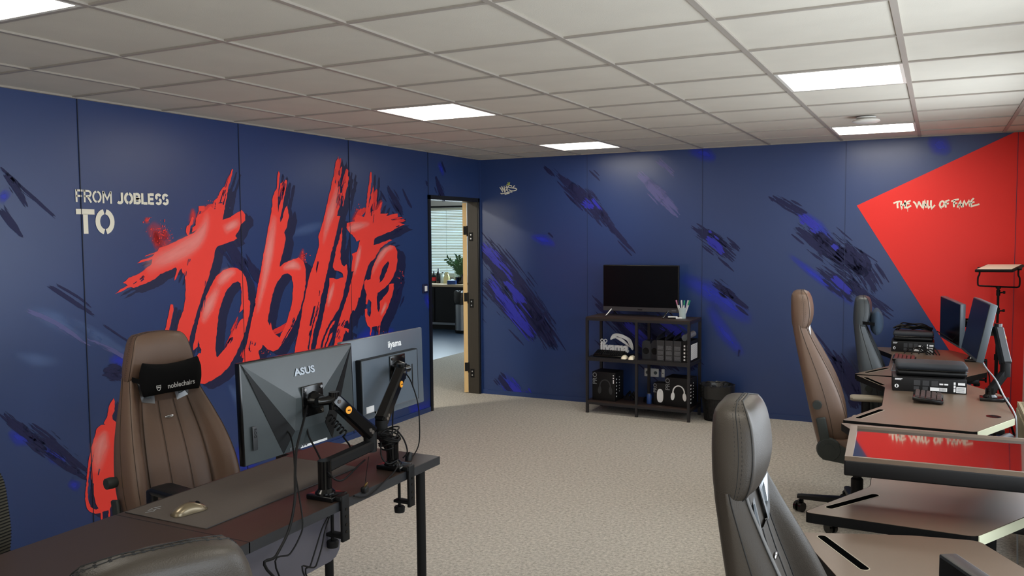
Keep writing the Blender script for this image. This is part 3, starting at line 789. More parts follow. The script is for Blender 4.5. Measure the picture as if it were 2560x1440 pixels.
# brush and stencil lettering made of short thick strokes
def strokes(mb, lines, side, eps, width, conv, taper=False):
    nrm = Vector((1, 0, 0)) if side == 0 else Vector((0, -1, 0))
    for L in lines:
        c = [Vector(conv(*q)) + nrm * eps for q in L]
        n = len(c)
        prev = None
        left, right = [], []
        for i in range(n):
            d1 = (c[i] - c[i - 1]).normalized() if i else None
            d2 = (c[i + 1] - c[i]).normalized() if i < n - 1 else None
            d = (d1 + d2).normalized() if d1 and d2 and (d1 + d2).length > 0.2 else (d2 or d1)
            a = nrm.cross(d)
            k = 1.0
            if d1 and d2:
                k = 1.0 / max(0.6, (nrm.cross(d2)).dot(a))
            wv = width * (1.0 - 0.45 * i / max(1, n - 1) if taper else 1.0)
            left.append(c[i] + a * wv / 2 * k)
            right.append(c[i] - a * wv / 2 * k)
        v = left + right
        f = []
        for i in range(n - 1):
            q = (i, i + 1, n + i + 1, n + i)
            e = (v[q[1]] - v[q[0]]).cross(v[q[2]] - v[q[0]])
            f.append(q if e.dot(nrm) > 0 else tuple(reversed(q)))
        mb.add(v, f)


def arc(cx, cy, rx, ry, a0, a1, n=9):
    return [(cx + rx * cos(radians(a0 + (a1 - a0) * i / n)), cy + ry * sin(radians(a0 + (a1 - a0) * i / n))) for i in range(n + 1)]


GL = {  # stencil letters, unit height, width in second slot
    'F': ([[(0.08, 0), (0.08, 1)], [(0.08, .92), (0.52, .92)], [(0.08, .48), (0.46, .48)]], .56),
    'R': ([[(0.08, 0), (0.08, 1)], [(0.08, .92), (.34, .92)] + arc(.34, .71, .18, .21, 80, -80) + [(0.08, .48)], [(.30, .46), (.54, 0)]], .60),
    'O': ([arc(.36, .5, .27, .42, 98, 262, 12), arc(.36, .5, .27, .42, 82, -82, 12)], .74),
    'M': ([[(0.08, 0), (0.08, 1)], [(0.10, .95), (.36, .35), (.62, .95)], [(.64, 1), (.64, 0)]], .78),
    'J': ([[(.40, 1), (.40, .28)] + arc(.22, .26, .18, .18, 0, -150, 8)], .56),
    'B': ([[(0.10, 0), (0.10, 1)], [(0.20, .90), (.32, .90)] + arc(.32, .71, .15, .19, 80, -80) + [(.2, .52)], [(0.2, .46), (.34, .46)] + arc(.34, .28, .17, .18, 80, -80) + [(.2, .1)]], .62),
    'L': ([[(0.10, 1), (0.10, 0)], [(0.20, .09), (.50, .09)]], .54),
    'E': ([[(0.10, 0), (0.10, 1)], [(0.19, .91), (.52, .91)], [(0.19, .5), (.47, .5)], [(0.19, .09), (.52, .09)]], .60),
    'S': ([arc(.30, .72, .19, .20, 20, 180, 7) + [(.12, .62), (.22, .54)], [(.36, .50), (.48, .40)] + arc(.30, .28, .19, .20, 10, -160, 8)], .60),
    'T': ([[(0, .90), (.66, .90)], [(.33, .80), (.33, 0)]], .68),
}


def stencil(mb, txt, y0, z0, y1, z1, h, width):
    total = sum(GL[c][1] if c != ' ' else .3 for c in txt)
    L = math.hypot(y1 - y0, z1 - z0)
    sx = L / total
    x = 0.0
    for c in txt:
        if c == ' ':
            x += .3
            continue
        ls, wv = GL[c]
        def conv(u, v, x=x):
            t = (x + u) * sx / L
            return (0, y0 + (y1 - y0) * t, z0 + (z1 - z0) * t + v * h)
        strokes(mb, ls, 0, 0.0034, width, conv)
        x += wv


st = MB()
stencil(st, 'FROM', -4.662, 1.879, -4.422, 1.875, 0.070, 0.0115)
stencil(st, 'JOBLESS', -4.395, 1.876, -4.020, 1.879, 0.066, 0.0165)
stencil(st, 'TO', -4.662, 1.702, -4.412, 1.702, 0.137, 0.030)
st.build('stencil_lettering', M['cream'], wall_left)
wf = MB()
cv = lambda u, v: at(2100 + u / 4.235, 320 + v / 4.235, 1, 0.0)
strokes(wf, [[(566, 797), (600, 784), (640, 776)], [(612, 782), (608, 810), (612, 850)], [(648, 772), (646, 810), (656, 858)], [(692, 765), (686, 800), (690, 852)], [(652, 826), (695, 790)], [(748, 768), (712, 785), (700, 803), (738, 800)], [(702, 805), (696, 830), (710, 846), (754, 822)],
             [(776, 778), (800, 800), (815, 842), (836, 778)], [(836, 778), (850, 810), (868, 838), (884, 772)], [(880, 852), (886, 800), (898, 768), (912, 845)], [(884, 818), (918, 810)], [(928, 765), (926, 810), (938, 846), (955, 830)], [(964, 765), (962, 810), (972, 852), (1006, 815)],
             [(1090, 768), (1064, 786), (1055, 815), (1066, 840), (1092, 830), (1106, 800), (1092, 770)], [(1120, 842), (1118, 800), (1124, 774), (1158, 764)], [(1120, 806), (1152, 798)],
             [(1206, 838), (1204, 800), (1214, 764)], [(1178, 778), (1210, 764), (1258, 754)], [(1206, 802), (1242, 794)], [(1244, 842), (1262, 800), (1276, 774), (1290, 842)], [(1254, 816), (1292, 812)], [(1302, 838), (1304, 800), (1316, 772), (1336, 816), (1364, 768), (1370, 800), (1376, 832)],
             [(1416, 742), (1396, 765), (1376, 790), (1424, 784)], [(1396, 790), (1384, 812), (1392, 830), (1476, 806)]], 1, 0.0040, 0.0135, cv)
strokes(wf, [[(652, 850), (652, 868)], [(717, 840), (717, 886)], [(884, 845), (884, 866)], [(972, 845), (972, 864)], [(1072, 835), (1072, 858)], [(1264, 838), (1264, 860)]], 1, 0.0040, 0.003, cv)
wf.build('graffiti_lettering', M['cream'], wall_back)
cv2 = lambda u, v: at(1235 + u / 24.0, 440 + v / 24.0, 1, 0.0)
tg = MB()
strokes(tg, [[(355, 670), (440, 810), (530, 970), (500, 800), (472, 612)], [(472, 612), (560, 800), (650, 985), (620, 780), (612, 590)], [(612, 590), (650, 760), (690, 960)], [(690, 700), (780, 690), (850, 730)], [(730, 570), (790, 740), (820, 860), (870, 1000)], [(850, 640), (770, 760), (740, 880)], [(1090, 625), (1030, 575), (930, 575), (850, 620), (900, 690), (1000, 700)], [(900, 690), (1100, 715), (1290, 735), (1380, 790), (1340, 850), (1200, 890), (1050, 890), (950, 850), (880, 800)], [(1140, 700), (1210, 600), (1270, 590)], [(405, 1020), (450, 1070), (560, 1060), (800, 990), (950, 960), (1110, 960)], [(650, 1100), (780, 1070), (940, 1035)]], 1, 0.0036, 0.0085, cv2)
tg.build('graffiti_tag', M['cream'], wall_back)
cr = MB()
strokes(cr, [[(780, 490), (830, 560)], [(850, 380), (875, 540)], [(960, 380), (925, 530)]], 1, 0.0044, 0.008, cv2)
cr.build('tag_crown', M['lime'], wall_back)

# joints between the wall panels
for y in (-8.28, -7.06, -5.845, -4.628, -3.412, -2.2):
    MB().b2((0.0, y - 0.0022, 0.045), (0.0044, y + 0.0022, RZ)).build('panel_joint', M['seam'], wall_left)
MB().b2((0.0, -1.0 - 0.0022, DZ + 0.03), (0.0044, -1.0 + 0.0022, RZ)).build('panel_joint', M['seam'], wall_left)
for x in (1.206, 2.343, 3.575, 4.838):
    MB().b2((x - 0.0016, -0.0048, 0.045), (x + 0.0016, 0.0, RZ)).build('panel_joint', M['seam_light'], wall_back)

# ------------------------------------------------------------------ ceiling lights, smoke detector, switch, radiator
LN = {(0, 5): 'square lit ceiling panel nearest the corner above the television',
      (0, 1): 'square lit ceiling panel in the middle of the ceiling, over the red mural end',
      (0, -4): 'square lit ceiling panel cut by the top left corner of the photo',
      (4, 1): 'wide bright ceiling panel at upper right, the large one nearer the camera',
      (4, 5): 'bright ceiling panel at right half hidden by the smoke detector',
      (4, -4): 'square lit ceiling panel above the near right desks', (0, -9): 'square lit ceiling panel behind the camera on the mural side', (4, -9): 'square lit ceiling panel behind the camera on the window side'}
for (i, j), lab in LN.items():
    x, y = CX0 + TS * (i + 0.5), CY0 + TS * (j + 0.5)
    t = thing('ceiling_light', lab, 'ceiling light', (x, y, RZ), 0, 'recessed ceiling panels')
    f = MB()
    a, b = 0.288, 0.272
    for lo, hi in (((-a, -a), (a, -b)), ((-a, b), (a, a)), ((-a, -b), (-b, b)), ((b, -b), (a, b))):
        f.b2((lo[0], lo[1], 0.0), (hi[0], hi[1], 0.01))
    f.build('frame', M['lamp_frame'], t)
    MB().b2((-b, -b, 0.003), (b, b, 0.008)).build('diffuser', M['lamp'], t)
t = thing('smoke_detector', 'round white smoke detector on the ceiling before the far right light', 'smoke detector', (3.84, -1.55, RZ))
MB().lathe([(0.062, 0.0), (0.064, -0.008), (0.058, -0.012)]).build('base', M['white_plastic'], t)
MB().lathe([(0.05, -0.011), (0.05, -0.018), (0.086, -0.020), (0.088, -0.030), (0.072, -0.038), (0.02, -0.040)]).build('sensor_head', M['lamp_frame'], t)
t = thing('light_switch', 'light switch with dark frame beside the open door', 'light switch', (0.0, -1.085, 1.176))
MB().rbox((0.006, 0, 0), (0.012, 0.084, 0.084), 0.006).build('frame', M['shade'], t)
MB().rbox((0.0125, 0.004, 0.0), (0.008, 0.042, 0.05), 0.003).build('rocker', M['white_plastic'], t)
t = thing('radiator', 'cream panel radiator at the right edge behind the desk', 'radiator', (4.75, -1.78, 0.0))
r = MB().rbox((0.012, -0.75, 0.37), (0.022, 1.5, 0.50), 0.008)
for q in range(36):
    r.rbox((0.0, -0.03 - q * 0.041, 0.37), (0.012, 0.022, 0.44), 0.005)
r.build('front_panel', M['radiator'], t)
r = MB().rbox((0.085, -0.75, 0.37), (0.022, 1.5, 0.50), 0.008)
r.build('rear_panel', M['radiator'], t)
for lo, hi in (((0.0, -0.012, 0.13), (0.10, 0.002, 0.625)), ((0.0, -1.502, 0.13), (0.10, -1.488, 0.625))):
    MB().b2(lo, hi).build('side_cover', M['radiator'], t)
r = MB().b2((0.004, -1.49, 0.612), (0.018, -0.01, 0.624)); r.b2((0.078, -1.49, 0.612), (0.094, -0.01, 0.624))
for q in range(30):
    r.b2((0.004, -0.03 - q * 0.05, 0.613), (0.094, -0.018 - q * 0.05, 0.623))
r.build('top_grille', M['radiator'], t)
for y in (-0.3, -1.2):
    MB().b2((0.02, y - 0.02, 0.0), (0.09, y + 0.02, 0.13)).build('foot', M['radiator'], t)
# ------------------------------------------------------------------ chairs
def table(tab, z):
    """smooth lookup in rows of (z, a, b, c ...)"""
    n = len(tab)
    if z <= tab[0][0]:
        return tab[0][1:]
    for i in range(n - 1):
        if z <= tab[i + 1][0]:
            t = (z - tab[i][0]) / (tab[i + 1][0] - tab[i][0])
            a, b, c, d = tab[max(0, i - 1)], tab[i], tab[i + 1], tab[min(n - 1, i + 2)]
            return tuple(0.5 * (2 * q + (r - p) * t + (2 * p - 5 * q + 4 * r - s) * t * t + (3 * q - p - 3 * r + s) * t ** 3) for p, q, r, s in zip(a[1:], b[1:], c[1:], d[1:]))
    return tab[-1][1:]


BACK = [(.40, .200, -.200, -.085, -.128), (.46, .228, -.216, -.064, -.130), (.54, .256, -.235, -.055, -.134), (.62, .270, -.254, -.062, -.146), (.70, .272, -.272, -.080, -.165),
        (.78, .264, -.290, -.106, -.188), (.88, .246, -.311, -.150, -.220), (.98, .218, -.333, -.202, -.256), (1.06, .192, -.350, -.246, -.280), (1.15, .168, -.366, -.286, -.300)]
HEAD = [(1.115, .166, -.358, -.300), (1.135, .167, -.366, -.274), (1.165, .166, -.371, -.261), (1.205, .161, -.374, -.255), (1.25, .150, -.376, -.257), (1.29, .138, -.376, -.264), (1.315, .126, -.374, -.274), (1.328, .112, -.368, -.283), (1.336, .092, -.360, -.292), (1.339, .055, -.350, -.303)]


def back_ring(z, dz):
    w, xr, xf, xc = table(BACK, z)
    h = [(0, xr), (.5, xr), (.84, xr + .005), (.975, xr + .030), (1.0, xr + .45 * (xf - xr)), (.985, xf - .036), (.93, xf - .008), (.85, xf), (.74, xf - .014), (.63, xc + .004), (.52, xc), (0, xc)]
    lp = [(x, w * y, z + dz) for y, x in h] + [(x, -w * y, z + dz) for y, x in reversed(h[1:-1])]
    return crom(lp, 3, True)


def head_ring(z, dz):
    w, xr, xf = table(HEAD, z)
    d = xf - xr
    h = [(0, xr), (.55, xr), (.86, xr + .10 * d), (.985, xr + .35 * d), (1.0, xr + .65 * d), (.95, xf - .12 * d), (.82, xf - .01), (.45, xf), (0, xf + .003)]
    lp = [(x, w * y, z + dz) for y, x in h] + [(x, -w * y, z + dz) for y, x in reversed(h[1:-1])]
    return crom(lp, 3, True)


def caster(t, x, y, mat):
    c = MB()
    for s in (-1, 1):
        c.cyl((x - .012 * s * 0, y + s * .010, .028), (x, y + s * .024, .028), .028, n=16)
    c.cyl((x, y, .028), (x, y, .075), .008, n=8)
    c.rbox((x, y, .05), (.04, .018, .03), .008)
    return c


def gaming_chair(label, loc, rz, leather, seam, dz=0.0, group='leather gaming chairs', arm_z=0.66, arm_mat=None, spin=0.3, arm_x=0.02, lean=0.0, arm_y=(.315, .315)):
    t = thing('gaming_chair', label, 'chair', (loc[0], loc[1], 0), rz, group)
    m = MB()
    zs = [.40 + (.745) * i / 34 for i in range(35)]
    rings = [back_ring(z, dz) for z in zs]
    first = [p * 0.9 + Vector((-.14, 0, .40 + dz)) * 0.1 for p in rings[0]]
    m.loft([[Vector((p.x, p.y, p.z - .012)) for p in first]] + rings)
    back = m.build('backrest', leather, t, 60)
    # padded centre panel with stitched flutes
    c = MB()
    zz = [.48 + .55 * i / 24 for i in range(25)]
    def pan(z, f):
        w, xr, xf, xc = table(BACK, z)
        return Vector((xc + .008, w * .56 * f, z + dz))
    rows = []
    for z in zz:
        w, xr, xf, xc = table(BACK, z)
        row = []
        for k in range(25):
            f = -1 + 2 * k / 24
            puff = .0075 * (1 - f ** 8) - .0045 * (math.exp(-((abs(f) - .33) / .035) ** 2))
            row.append((xc + .002 + puff, w * .56 * f, z + dz))
        rows.append(row)
    n = 25
    v = [p for r in rows for p in r]
    f = [(i * n + k, i * n + k + 1, (i + 1) * n + k + 1, (i + 1) * n + k) for i in range(24) for k in range(24)]
    c.add(v, f, True)
    c.build('centre_panel', leather, back, 80)
    s = MB()
    for fx in (-.33, .33, -1.0, 1.0):
        s.tube([pan(z, fx) + Vector((.0015 - (.004 if abs(fx) == 1 else 0), 0, 0)) for z in zz], .0016, 6)
    for sy in (-1, 1):
        p1, p2 = [], []
        for z in zs:
            w, xr, xf, xc = table(BACK, z)
            p1.append((xr + .55 * (xf - xr), sy * (w + .0008), z + dz))
            p2.append((xf - .004, sy * w * .925, z + dz))
        s.tube(p1, .0015, 6); s.tube(p2, .0013, 6)
    s.build('seam', seam, back)
    m = MB()
    hz = [HEAD[0][0] + (HEAD[-1][0] - HEAD[0][0]) * (i / 22) for i in range(23)]
    m.loft([head_ring(z, dz) for z in hz])
    head = m.build('headrest', leather, t, 60)
    # seams and stitch dashes running up one side, over the top and down the other
    s = MB()
    def over(fr, lift=.0006):
        up = []
        for z in hz:
            w, xr, xf = table(HEAD, z)
            k = .995 if fr < .8 else .965
            up.append(Vector((xr + fr * (xf - xr), w * k + lift, z + dz)))
        w, xr, xf = table(HEAD, hz[-1])
        x = xr + fr * (xf - xr)
        top = [Vector((x, w * q, HEAD[-1][0] + dz + lift)) for q in (.6, .2, -.2, -.6)]
        return up + top + [Vector((p.x, -p.y, p.z)) for p in reversed(up)]
    for fr in (.60, .86):
        s.tube(over(fr, .0002), .0014, 6)
    for fr in (.53, .67, .80):
        path = crom(over(fr), 3)
        acc, on = 0.0, None
        for i in range(1, len(path)):
            d = (path[i] - path[i - 1]).length
            acc += d
            if acc > .0075:
                s.tube([path[i - 1].lerp(path[i], .0), path[i - 1] + (path[i] - path[i - 1]).normalized() * .0048], .0009, 4)
                acc = 0.0
    s.build('stitching', seam, head)
    e = MB()      # embossed crest on the front of the headrest
    for r_, k in ((.034, .0012), (.024, .0009)):
        w, xr, xf = table(HEAD, 1.21)
        ring = [Vector((table(HEAD, 1.215 + q[1] * r_)[2] + .0012, q[0] * r_, 1.215 + q[1] * r_ + dz)) for q in ((-.85, .95), (0, .8), (.85, .95), (.8, 0), (.5, -.7), (0, -1.15), (-.5, -.7), (-.8, 0), (-.85, .95))]
        e.tube(ring, k, 6)
    e.build('crest', leather, head)
    # belt openings below the headrest
    for sy in (-1, 1):
        def quad(lst, lift):
            out = []
            for y, z in lst:
                w, xr, xf, xc = table(BACK, z)
                out.append(Vector((max(xc, xc + (xf - xc) * max(0, (y / w - .62) / .2)) + lift, sy * y, z + dz)))
            return out
        o_ = quad(((.045, 1.108), (.130, 1.122), (.116, 1.035), (.055, 1.020)), .010)
        i_ = quad(((.062, 1.096), (.112, 1.104), (.102, 1.055), (.068, 1.045)), .011)
        r_ = quad(((.062, 1.096), (.112, 1.104), (.102, 1.055), (.068, 1.045)), .004)
        q = MB().loft([o_, i_, r_], True, False, False)
        fr_ = q.build('slot_trim', M['steel'], back)
        MB().add(r_, [(0, 1, 2, 3)]).build('slot_opening', M['grey_plastic'], fr_)
    b = MB()
    xc = table(BACK, .955)[3]
    b.sphere((xc + .013, 0, .955 + dz), (.004, .024, .0075))
    b.build('badge', M['chrome'], back)
    # seat
    s = MB()
    s.rbox((.055, 0, .455 + dz), (.50, .36, .085), .035)
    seat = s.build('seat', leather, t, 60)
    for sy in (-1, 1):
        s = MB().loft([[Vector((x, sy * (.215 + yy), .46 + dz + zz_)) for yy, zz_ in ((-.05, -.05), (.05, -.05), (.062, 0), (.05, .06), (0, .07), (-.045, .03))] for x in (-.19, -.10, .10, .24, .295)])
        s.build('seat_bolster', leather, seat, 60)
    u = MB().rbox((.03, 0, .385 + dz), (.34, .26, .05), .012)
    u.rbox((.06, 0, .355 + dz), (.20, .14, .05), .01)
    u.tube([(.08, -.10, .36 + dz), (.08, -.27, .37 + dz)], .007, 8); u.rbox((.08, -.28, .372 + dz), (.05, .05, .012), .005)
    u.build('mechanism', M['black_plastic'], t)
    for sy in (-1, 1):
        h = MB()
        y = sy * .283
        h.tube([(-.158, y, .472 + dz), (-.158, y + sy * .022, .472 + dz)], [.066, .060], 24)
        h.cyl((-.158, y + sy * .022, .472 + dz), (-.158, y + sy * .027, .472 + dz), .034, n=20)
        h.prism([(-.19, .415), (.03, .385), (.06, .415), (-.10, .50), (-.20, .46)], y, y + sy * .016, Matrix(((1, 0, 0, 0), (0, 0, 1, 0), (0, 1, 0, dz), (0, 0, 0, 1))))
        T = frame((-.185, y + sy * .006, .555 + dz), (-.20, 0, 1), (0, sy, 0))
        h.rbox((0.0, 0, 0), (.19, .018, .052), .008, T)
        h.build('hinge_cover', M['hinge_grey'], t)
        k = MB()
        w, xr, xf, xc = table(BACK, .72)
        k.tube([(xr + .055, sy * w, .72 + dz), (xr + .055, sy * (w + .022), .72 + dz), (xr + .055, sy * (w + .045), .72 + dz)], [.022, .026, .024], 10)
        k.build('lumbar_knob', M['hinge_grey'], back)
        a = MB()
        ay = sy * arm_y[0 if sy < 0 else 1]
        a.rbox((.02, ay - sy * .05, .395 + dz), (.07, .14, .016), .006)
        a.rbox((.02 + arm_x * .5, ay, (.38 + arm_z) / 2 - .01 + dz), (.05, .030, arm_z - .39), .010)
        a.build('armrest_post', M['black_plastic'], t)
        p = MB()
        T = frame((.03 + arm_x, ay, arm_z + dz), (1, 0, 0), (0, 1, 0))
        out = [(-.13, -.035), (-.115, -.047), (.09, -.047), (.125, -.030), (.135, 0), (.125, .030), (.09, .047), (-.115, .047), (-.13, .035)]
        p.loft([[T @ Vector((x * k_, y_ * k_, z)) for x, y_ in out] for z, k_ in ((-.014, .93), (-.008, 1.0), (.006, 1.0), (.013, .93))])
        p.build('armrest_pad', arm_mat or M['black_plastic'], t)
    g_ = MB().lathe([(.034, .12), (.034, .24), (.030, .245), (.024, .25), (.024, .36 + dz)])
    g_.build('gas_lift', M['matte_black'], t)
    hub = MB().lathe([(.05, .075), (.055, .09), (.055, .12), (.042, .135)])
    base = hub.build('base_hub', M['black_plastic'], t)
    for q in range(5):
        a_ = spin + q * 2 * pi / 5
        d = Vector((cos(a_), sin(a_), 0)); e_ = Vector((-sin(a_), cos(a_), 0))
        L = MB()
        L.loft([[d * r_ + e_ * wd + Vector((0, 0, z)) for wd, z in ((-hw, z0), (hw, z0), (hw, z1), (hw * .5, z1 + .006), (-hw * .5, z1 + .006), (-hw, z1))] for r_, hw, z0, z1 in ((.04, .032, .085, .122), (.20, .027, .082, .106), (.315, .022, .078, .098), (.335, .018, .080, .094))])
        lg = L.build('base_leg', M['black_plastic'], t, 30)
        px, py = d.x * .315, d.y * .315
        c = MB()
        T = Matrix.Translation((px, py, 0)) @ Matrix.Rotation(a_ + 1.1, 4, 'Z')
        for s2 in (-1, 1):
            c.cyl((.012, s2 * .008, .030), (.012, s2 * .026, .030), .030, n=18, T=T)
        c.rbox((.006, 0, .055), (.05, .02, .035), .008, T); c.cyl((0, 0, .05), (0, 0, .082), .008, n=8, T=T)
        c.build('caster', M['gloss_black'], lg)
    if lean:
        for o in [back, head] + list(back.children) + list(head.children) + [k for c in back.children for k in c.children]:
            for v in o.data.vertices:
                v.co.x += lean * max(0.0, v.co.z - dz - .45)
    return t


CH = dict(
    R1=gaming_chair('black leather gaming chair with stitched headrest, close up at lower right', (4.190, -5.70), radians(3), M['black_leather'], M['black_seam'], -0.06, arm_z=.66),
    R2=gaming_chair('tan brown leather gaming chair seen from its side at the right-hand desks', (3.900, -2.56), radians(6), M['brown'], M['brown_seam'], 0.0, arm_mat=M['taupe_pad'], arm_x=.06, spin=radians(170)),
    R3=gaming_chair('dark leather gaming chair with neck pillow, farthest at the right against the blue wall', (4.060, -1.20), radians(4), M['slate_leather'], M['black_seam'], -0.122, lean=.09),
    L1=gaming_chair('brown leather gaming chair with black neck pillow behind the dark table, by the mural', (1.41, -5.13), radians(-9), M['brown'], M['brown_seam'], -0.09, arm_z=.790, arm_x=.33, arm_y=(.350, .285)),
    B1=gaming_chair('olive black leather chair whose headrest top cuts into the bottom edge of the photo', (2.920, -6.752), radians(154), M['black_leather'], M['black_seam'], -0.145),
)


def neck_pillow(label, loc, rz, text=True, s=1.0, group='neck pillows on the chairs', mt='pillow'):
    t = thing('neck_pillow', label, 'pillow', loc, rz, group)
    m = MB()
    rings = []
    N = 22
    for i in range(N + 1):
        u = -1 + 2 * i / N
        hw = .185 * s
        hh = (.098 - .016 * (1 - u * u)) * s * (1.0 if abs(u) < .93 else .80 if abs(u) < .99 else .5)
        th = .050 * s * max(.12, (1 - u ** 4)) ** .6
        ring = []
        for k in range(20):
            a = 2 * pi * k / 20
            ca, sa = cos(a), sin(a)
            ring.append((th * (abs(ca) ** .8) * (1 if ca > 0 else -1), hw * u, hh * (abs(sa) ** .7) * (1 if sa > 0 else -1) + .010 * u * u * s))
        rings.append(ring)
    m.loft(rings)
    o = m.build('cushion', M[mt], t, 70)
    if text:
        T = frame((.0505 * s, .03 * s, -.035 * s), (0, 1, .03), (0, 0, 1)) @ Matrix.Scale(s, 4)
        text_mb('noblechairs', .040, T, bold=.0004, squeeze=.93).build('lettering', M['print_grey'], o)
        tm = MB()
        sh_ = MB()
        pts = [T @ Vector((-.140 + q[0] * .014, q[1] * .015, .001)) for q in ((-.9, 1), (0, .85), (.9, 1), (.85, .1), (.5, -.6), (0, -1), (-.5, -.6), (-.85, .1), (-.9, 1))]
        tm.tube(pts, .0016, 6)
        tm.tube([T @ Vector((-.148, .004, .001)), T @ Vector((-.132, .004, .001))], .0025, 6)
        tm.build('logo', M['print_grey'], o)
    st_ = MB()
    for sy in (-1, 1):
        st_.loft([[Vector((x_ + a, sy * y_, z_ + b)) for a, b in ((.002, -.011), (.002, .011), (-.002, .011), (-.002, -.011))] for x_, y_, z_ in ((-.005, .180 * s, 0), (-.04, .188 * s, .004), (-.09, .186 * s, .008), (-.135, .17 * s, .012), (-.150, .10 * s, .014), (-.152, 0, .014))])
    st_.build('strap', M['pillow'], t)
    return t


def chair_point(ch, p):
    a = ch.rotation_euler.z
    return Vector((ch.location.x + p[0] * cos(a) - p[1] * sin(a), ch.location.y + p[0] * sin(a) + p[1] * cos(a), p[2]))


neck_pillow('black neck pillow with white lettering strapped to the brown chair by the mural', chair_point(CH['L1'], (-.212, .0, 1.135 - .09)), CH['L1'].rotation_euler.z, s=.80)
neck_pillow('dark neck pillow hanging from the farthest chair at right', chair_point(CH['R3'], (-.150, 0, 1.15 - .122)), CH['R3'].rotation_euler.z, text=False, s=.9, mt='slate_velour')

# mesh-backed office chair at the left edge
t = thing('office_chair', 'mesh-backed office chair just cut by the left edge of the photo', 'chair', (1.785, -6.236, 0), radians(18))
m = MB()
rings = []
for i in range(15):
    z = .50 + .43 * i / 14
    hw = .235 - .03 * max(0, (z - .84) / .09) ** 2 - .11 * max(0, (.74 - z) / .24) ** 2
    cx = -.20 - .10 * (z - .5)
    rings.append([(cx + d + .03 * (y / hw) ** 2 * .8, y, z) for d, y in [(.008, -hw), (.010, -hw * .5), (.010, 0), (.010, hw * .5), (.008, hw), (-.008, hw), (-.012, hw * .5), (-.012, 0), (-.012, -hw * .5), (-.008, -hw)]])
m.loft(rings)
bk = m.build('backrest', M['olive'], t, 60)
rb = MB()
for i in range(40):
    z = .52 + .40 * i / 39
    hw = .232 - .03 * max(0, (z - .84) / .09) ** 2 - .11 * max(0, (.74 - z) / .24) ** 2
    cx = -.20 - .10 * (z - .5)
    rb.tube([(cx + .012 + .024 * q * q, hw * q, z) for q in (-1, -.5, 0, .5, 1)], .002, 4)
rb.build('mesh_ribs', M['matte_black'], bk)
MB().rbox((.03, 0, .46), (.46, .47, .07), .03).build('seat', M['olive'], t)
MB().tube([(-.02, 0, .42), (-.16, 0, .43), (-.215, 0, .50), (-.235, 0, .66)], .018, 8).build('back_support', M['black_plastic'], t)
MB().lathe([(.05, .08), (.05, .12), (.03, .14), (.024, .25), (.024, .425)]).build('gas_lift', M['matte_black'], t)
for q in range(5):
    a_ = .4 + q * 2 * pi / 5
    lg = MB().tube([(.03 * cos(a_), .03 * sin(a_), .10), (.30 * cos(a_), .30 * sin(a_), .082)], [.022, .015], 8).build('base_leg', M['black_plastic'], t)
    MB().cyl((.30 * cos(a_) - .012 * sin(a_), .30 * sin(a_) + .012 * cos(a_), .03), (.30 * cos(a_) + .012 * sin(a_), .30 * sin(a_) - .012 * cos(a_), .03), .03, n=14).build('caster', M['gloss_black'], lg)

# ------------------------------------------------------------------ left tables
def work_table(label, y0, y1, legs):
    t = thing('work_table', label, 'table', (2.137, (y0 + y1) / 2, 0), 0, 'dark brown work tables')
    hy_ = (y1 - y0) / 2
    top = MB().b2((-.297, -hy_, .7165), (.297, hy_, .7505)).build('tabletop', M['table_top'], t)
    e = MB()
    for lo, hi in (((-.299, -hy_ - .002, .716), (-.297, hy_ + .002, .750)), ((.297, -hy_ - .002, .716), (.299, hy_ + .002, .750)), ((-.299, -hy_ - .002, .716), (.299, -hy_, .750)), ((-.299, hy_, .716), (.299, hy_ + .002, .750))):
        e.b2(lo, hi)
    e.build('edge_band', M['table_edge'], top)
    for lx, ly in legs:
        l = MB().cyl((lx, ly, 0.0), (lx, ly, .712), .0195, n=20)
        l.cyl((lx, ly, .712), (lx, ly, .7165), .045, n=20)
        lg = l.build('leg', M['matte_black'], t)
        MB().cyl((lx, ly, 0), (lx, ly, .012), .022, n=16).build('foot_cap', M['black_plastic'], lg)
    return t


TB = work_table('dark brown table carrying the two monitors seen from behind', -5.905, -4.802, [(.245, .485), (-.245, .485), (-.245, -.45)])
work_table('plain dark brown table running out of the photo at lower left', -7.05, -5.910, [(-.245, -.5), (.245, -.5), (-.245, .5)])
m = MB()
pn = [(-5.92, .716), (-5.392, .716), (-5.392, .575), (-5.40, .545), (-5.42, .525), (-5.45, .518), (-5.92, .518)]
m.prism(pn, 2.36, 2.374, Matrix(((0, 0, 1, 0), (1, 0, 0, 0), (0, 1, 0, 0), (0, 0, 0, 1))))
o = m.build('modesty_panel', P('grey_violet_panel', rgb(78, 76, 84), 0.4), None)
o.parent = TB
o.matrix_parent_inverse = Matrix.Translation((-2.137, 5.3535, 0))
t = thing('desk_mat', 'long grey cloth desk mat lying on the dark brown table', 'desk mat', (2.04, -5.485, .7505))
MB().rbox((0, 0, .0015), (.375, .79, .003), .0012).build('cloth', M['mat'], t)
MB().tube([(-.1865, -.394, .0015), (.1865, -.394, .0015), (.1865, .394, .0015), (-.1865, .394, .0015), (-.1865, -.394, .0015)], .0018, 6).build('stitched_edge', M['mat_black'], t)
q = MB()
strokes(q, [[(-.03, .0), (-.01, .012), (.01, .004), (-.012, -.006), (.012, -.012)], [(.02, .012), (.02, -.012), (.04, -.004)]], 0, .0, .005, lambda a, b: (0, a, b))
q2 = MB().add([(-.12 + v[2] * 1.2, -.34 + v[1] * 1.0, .0034) for v in q.v], [tuple(f) for f in q.f])
q2.build('print', M['print_dim'], t)


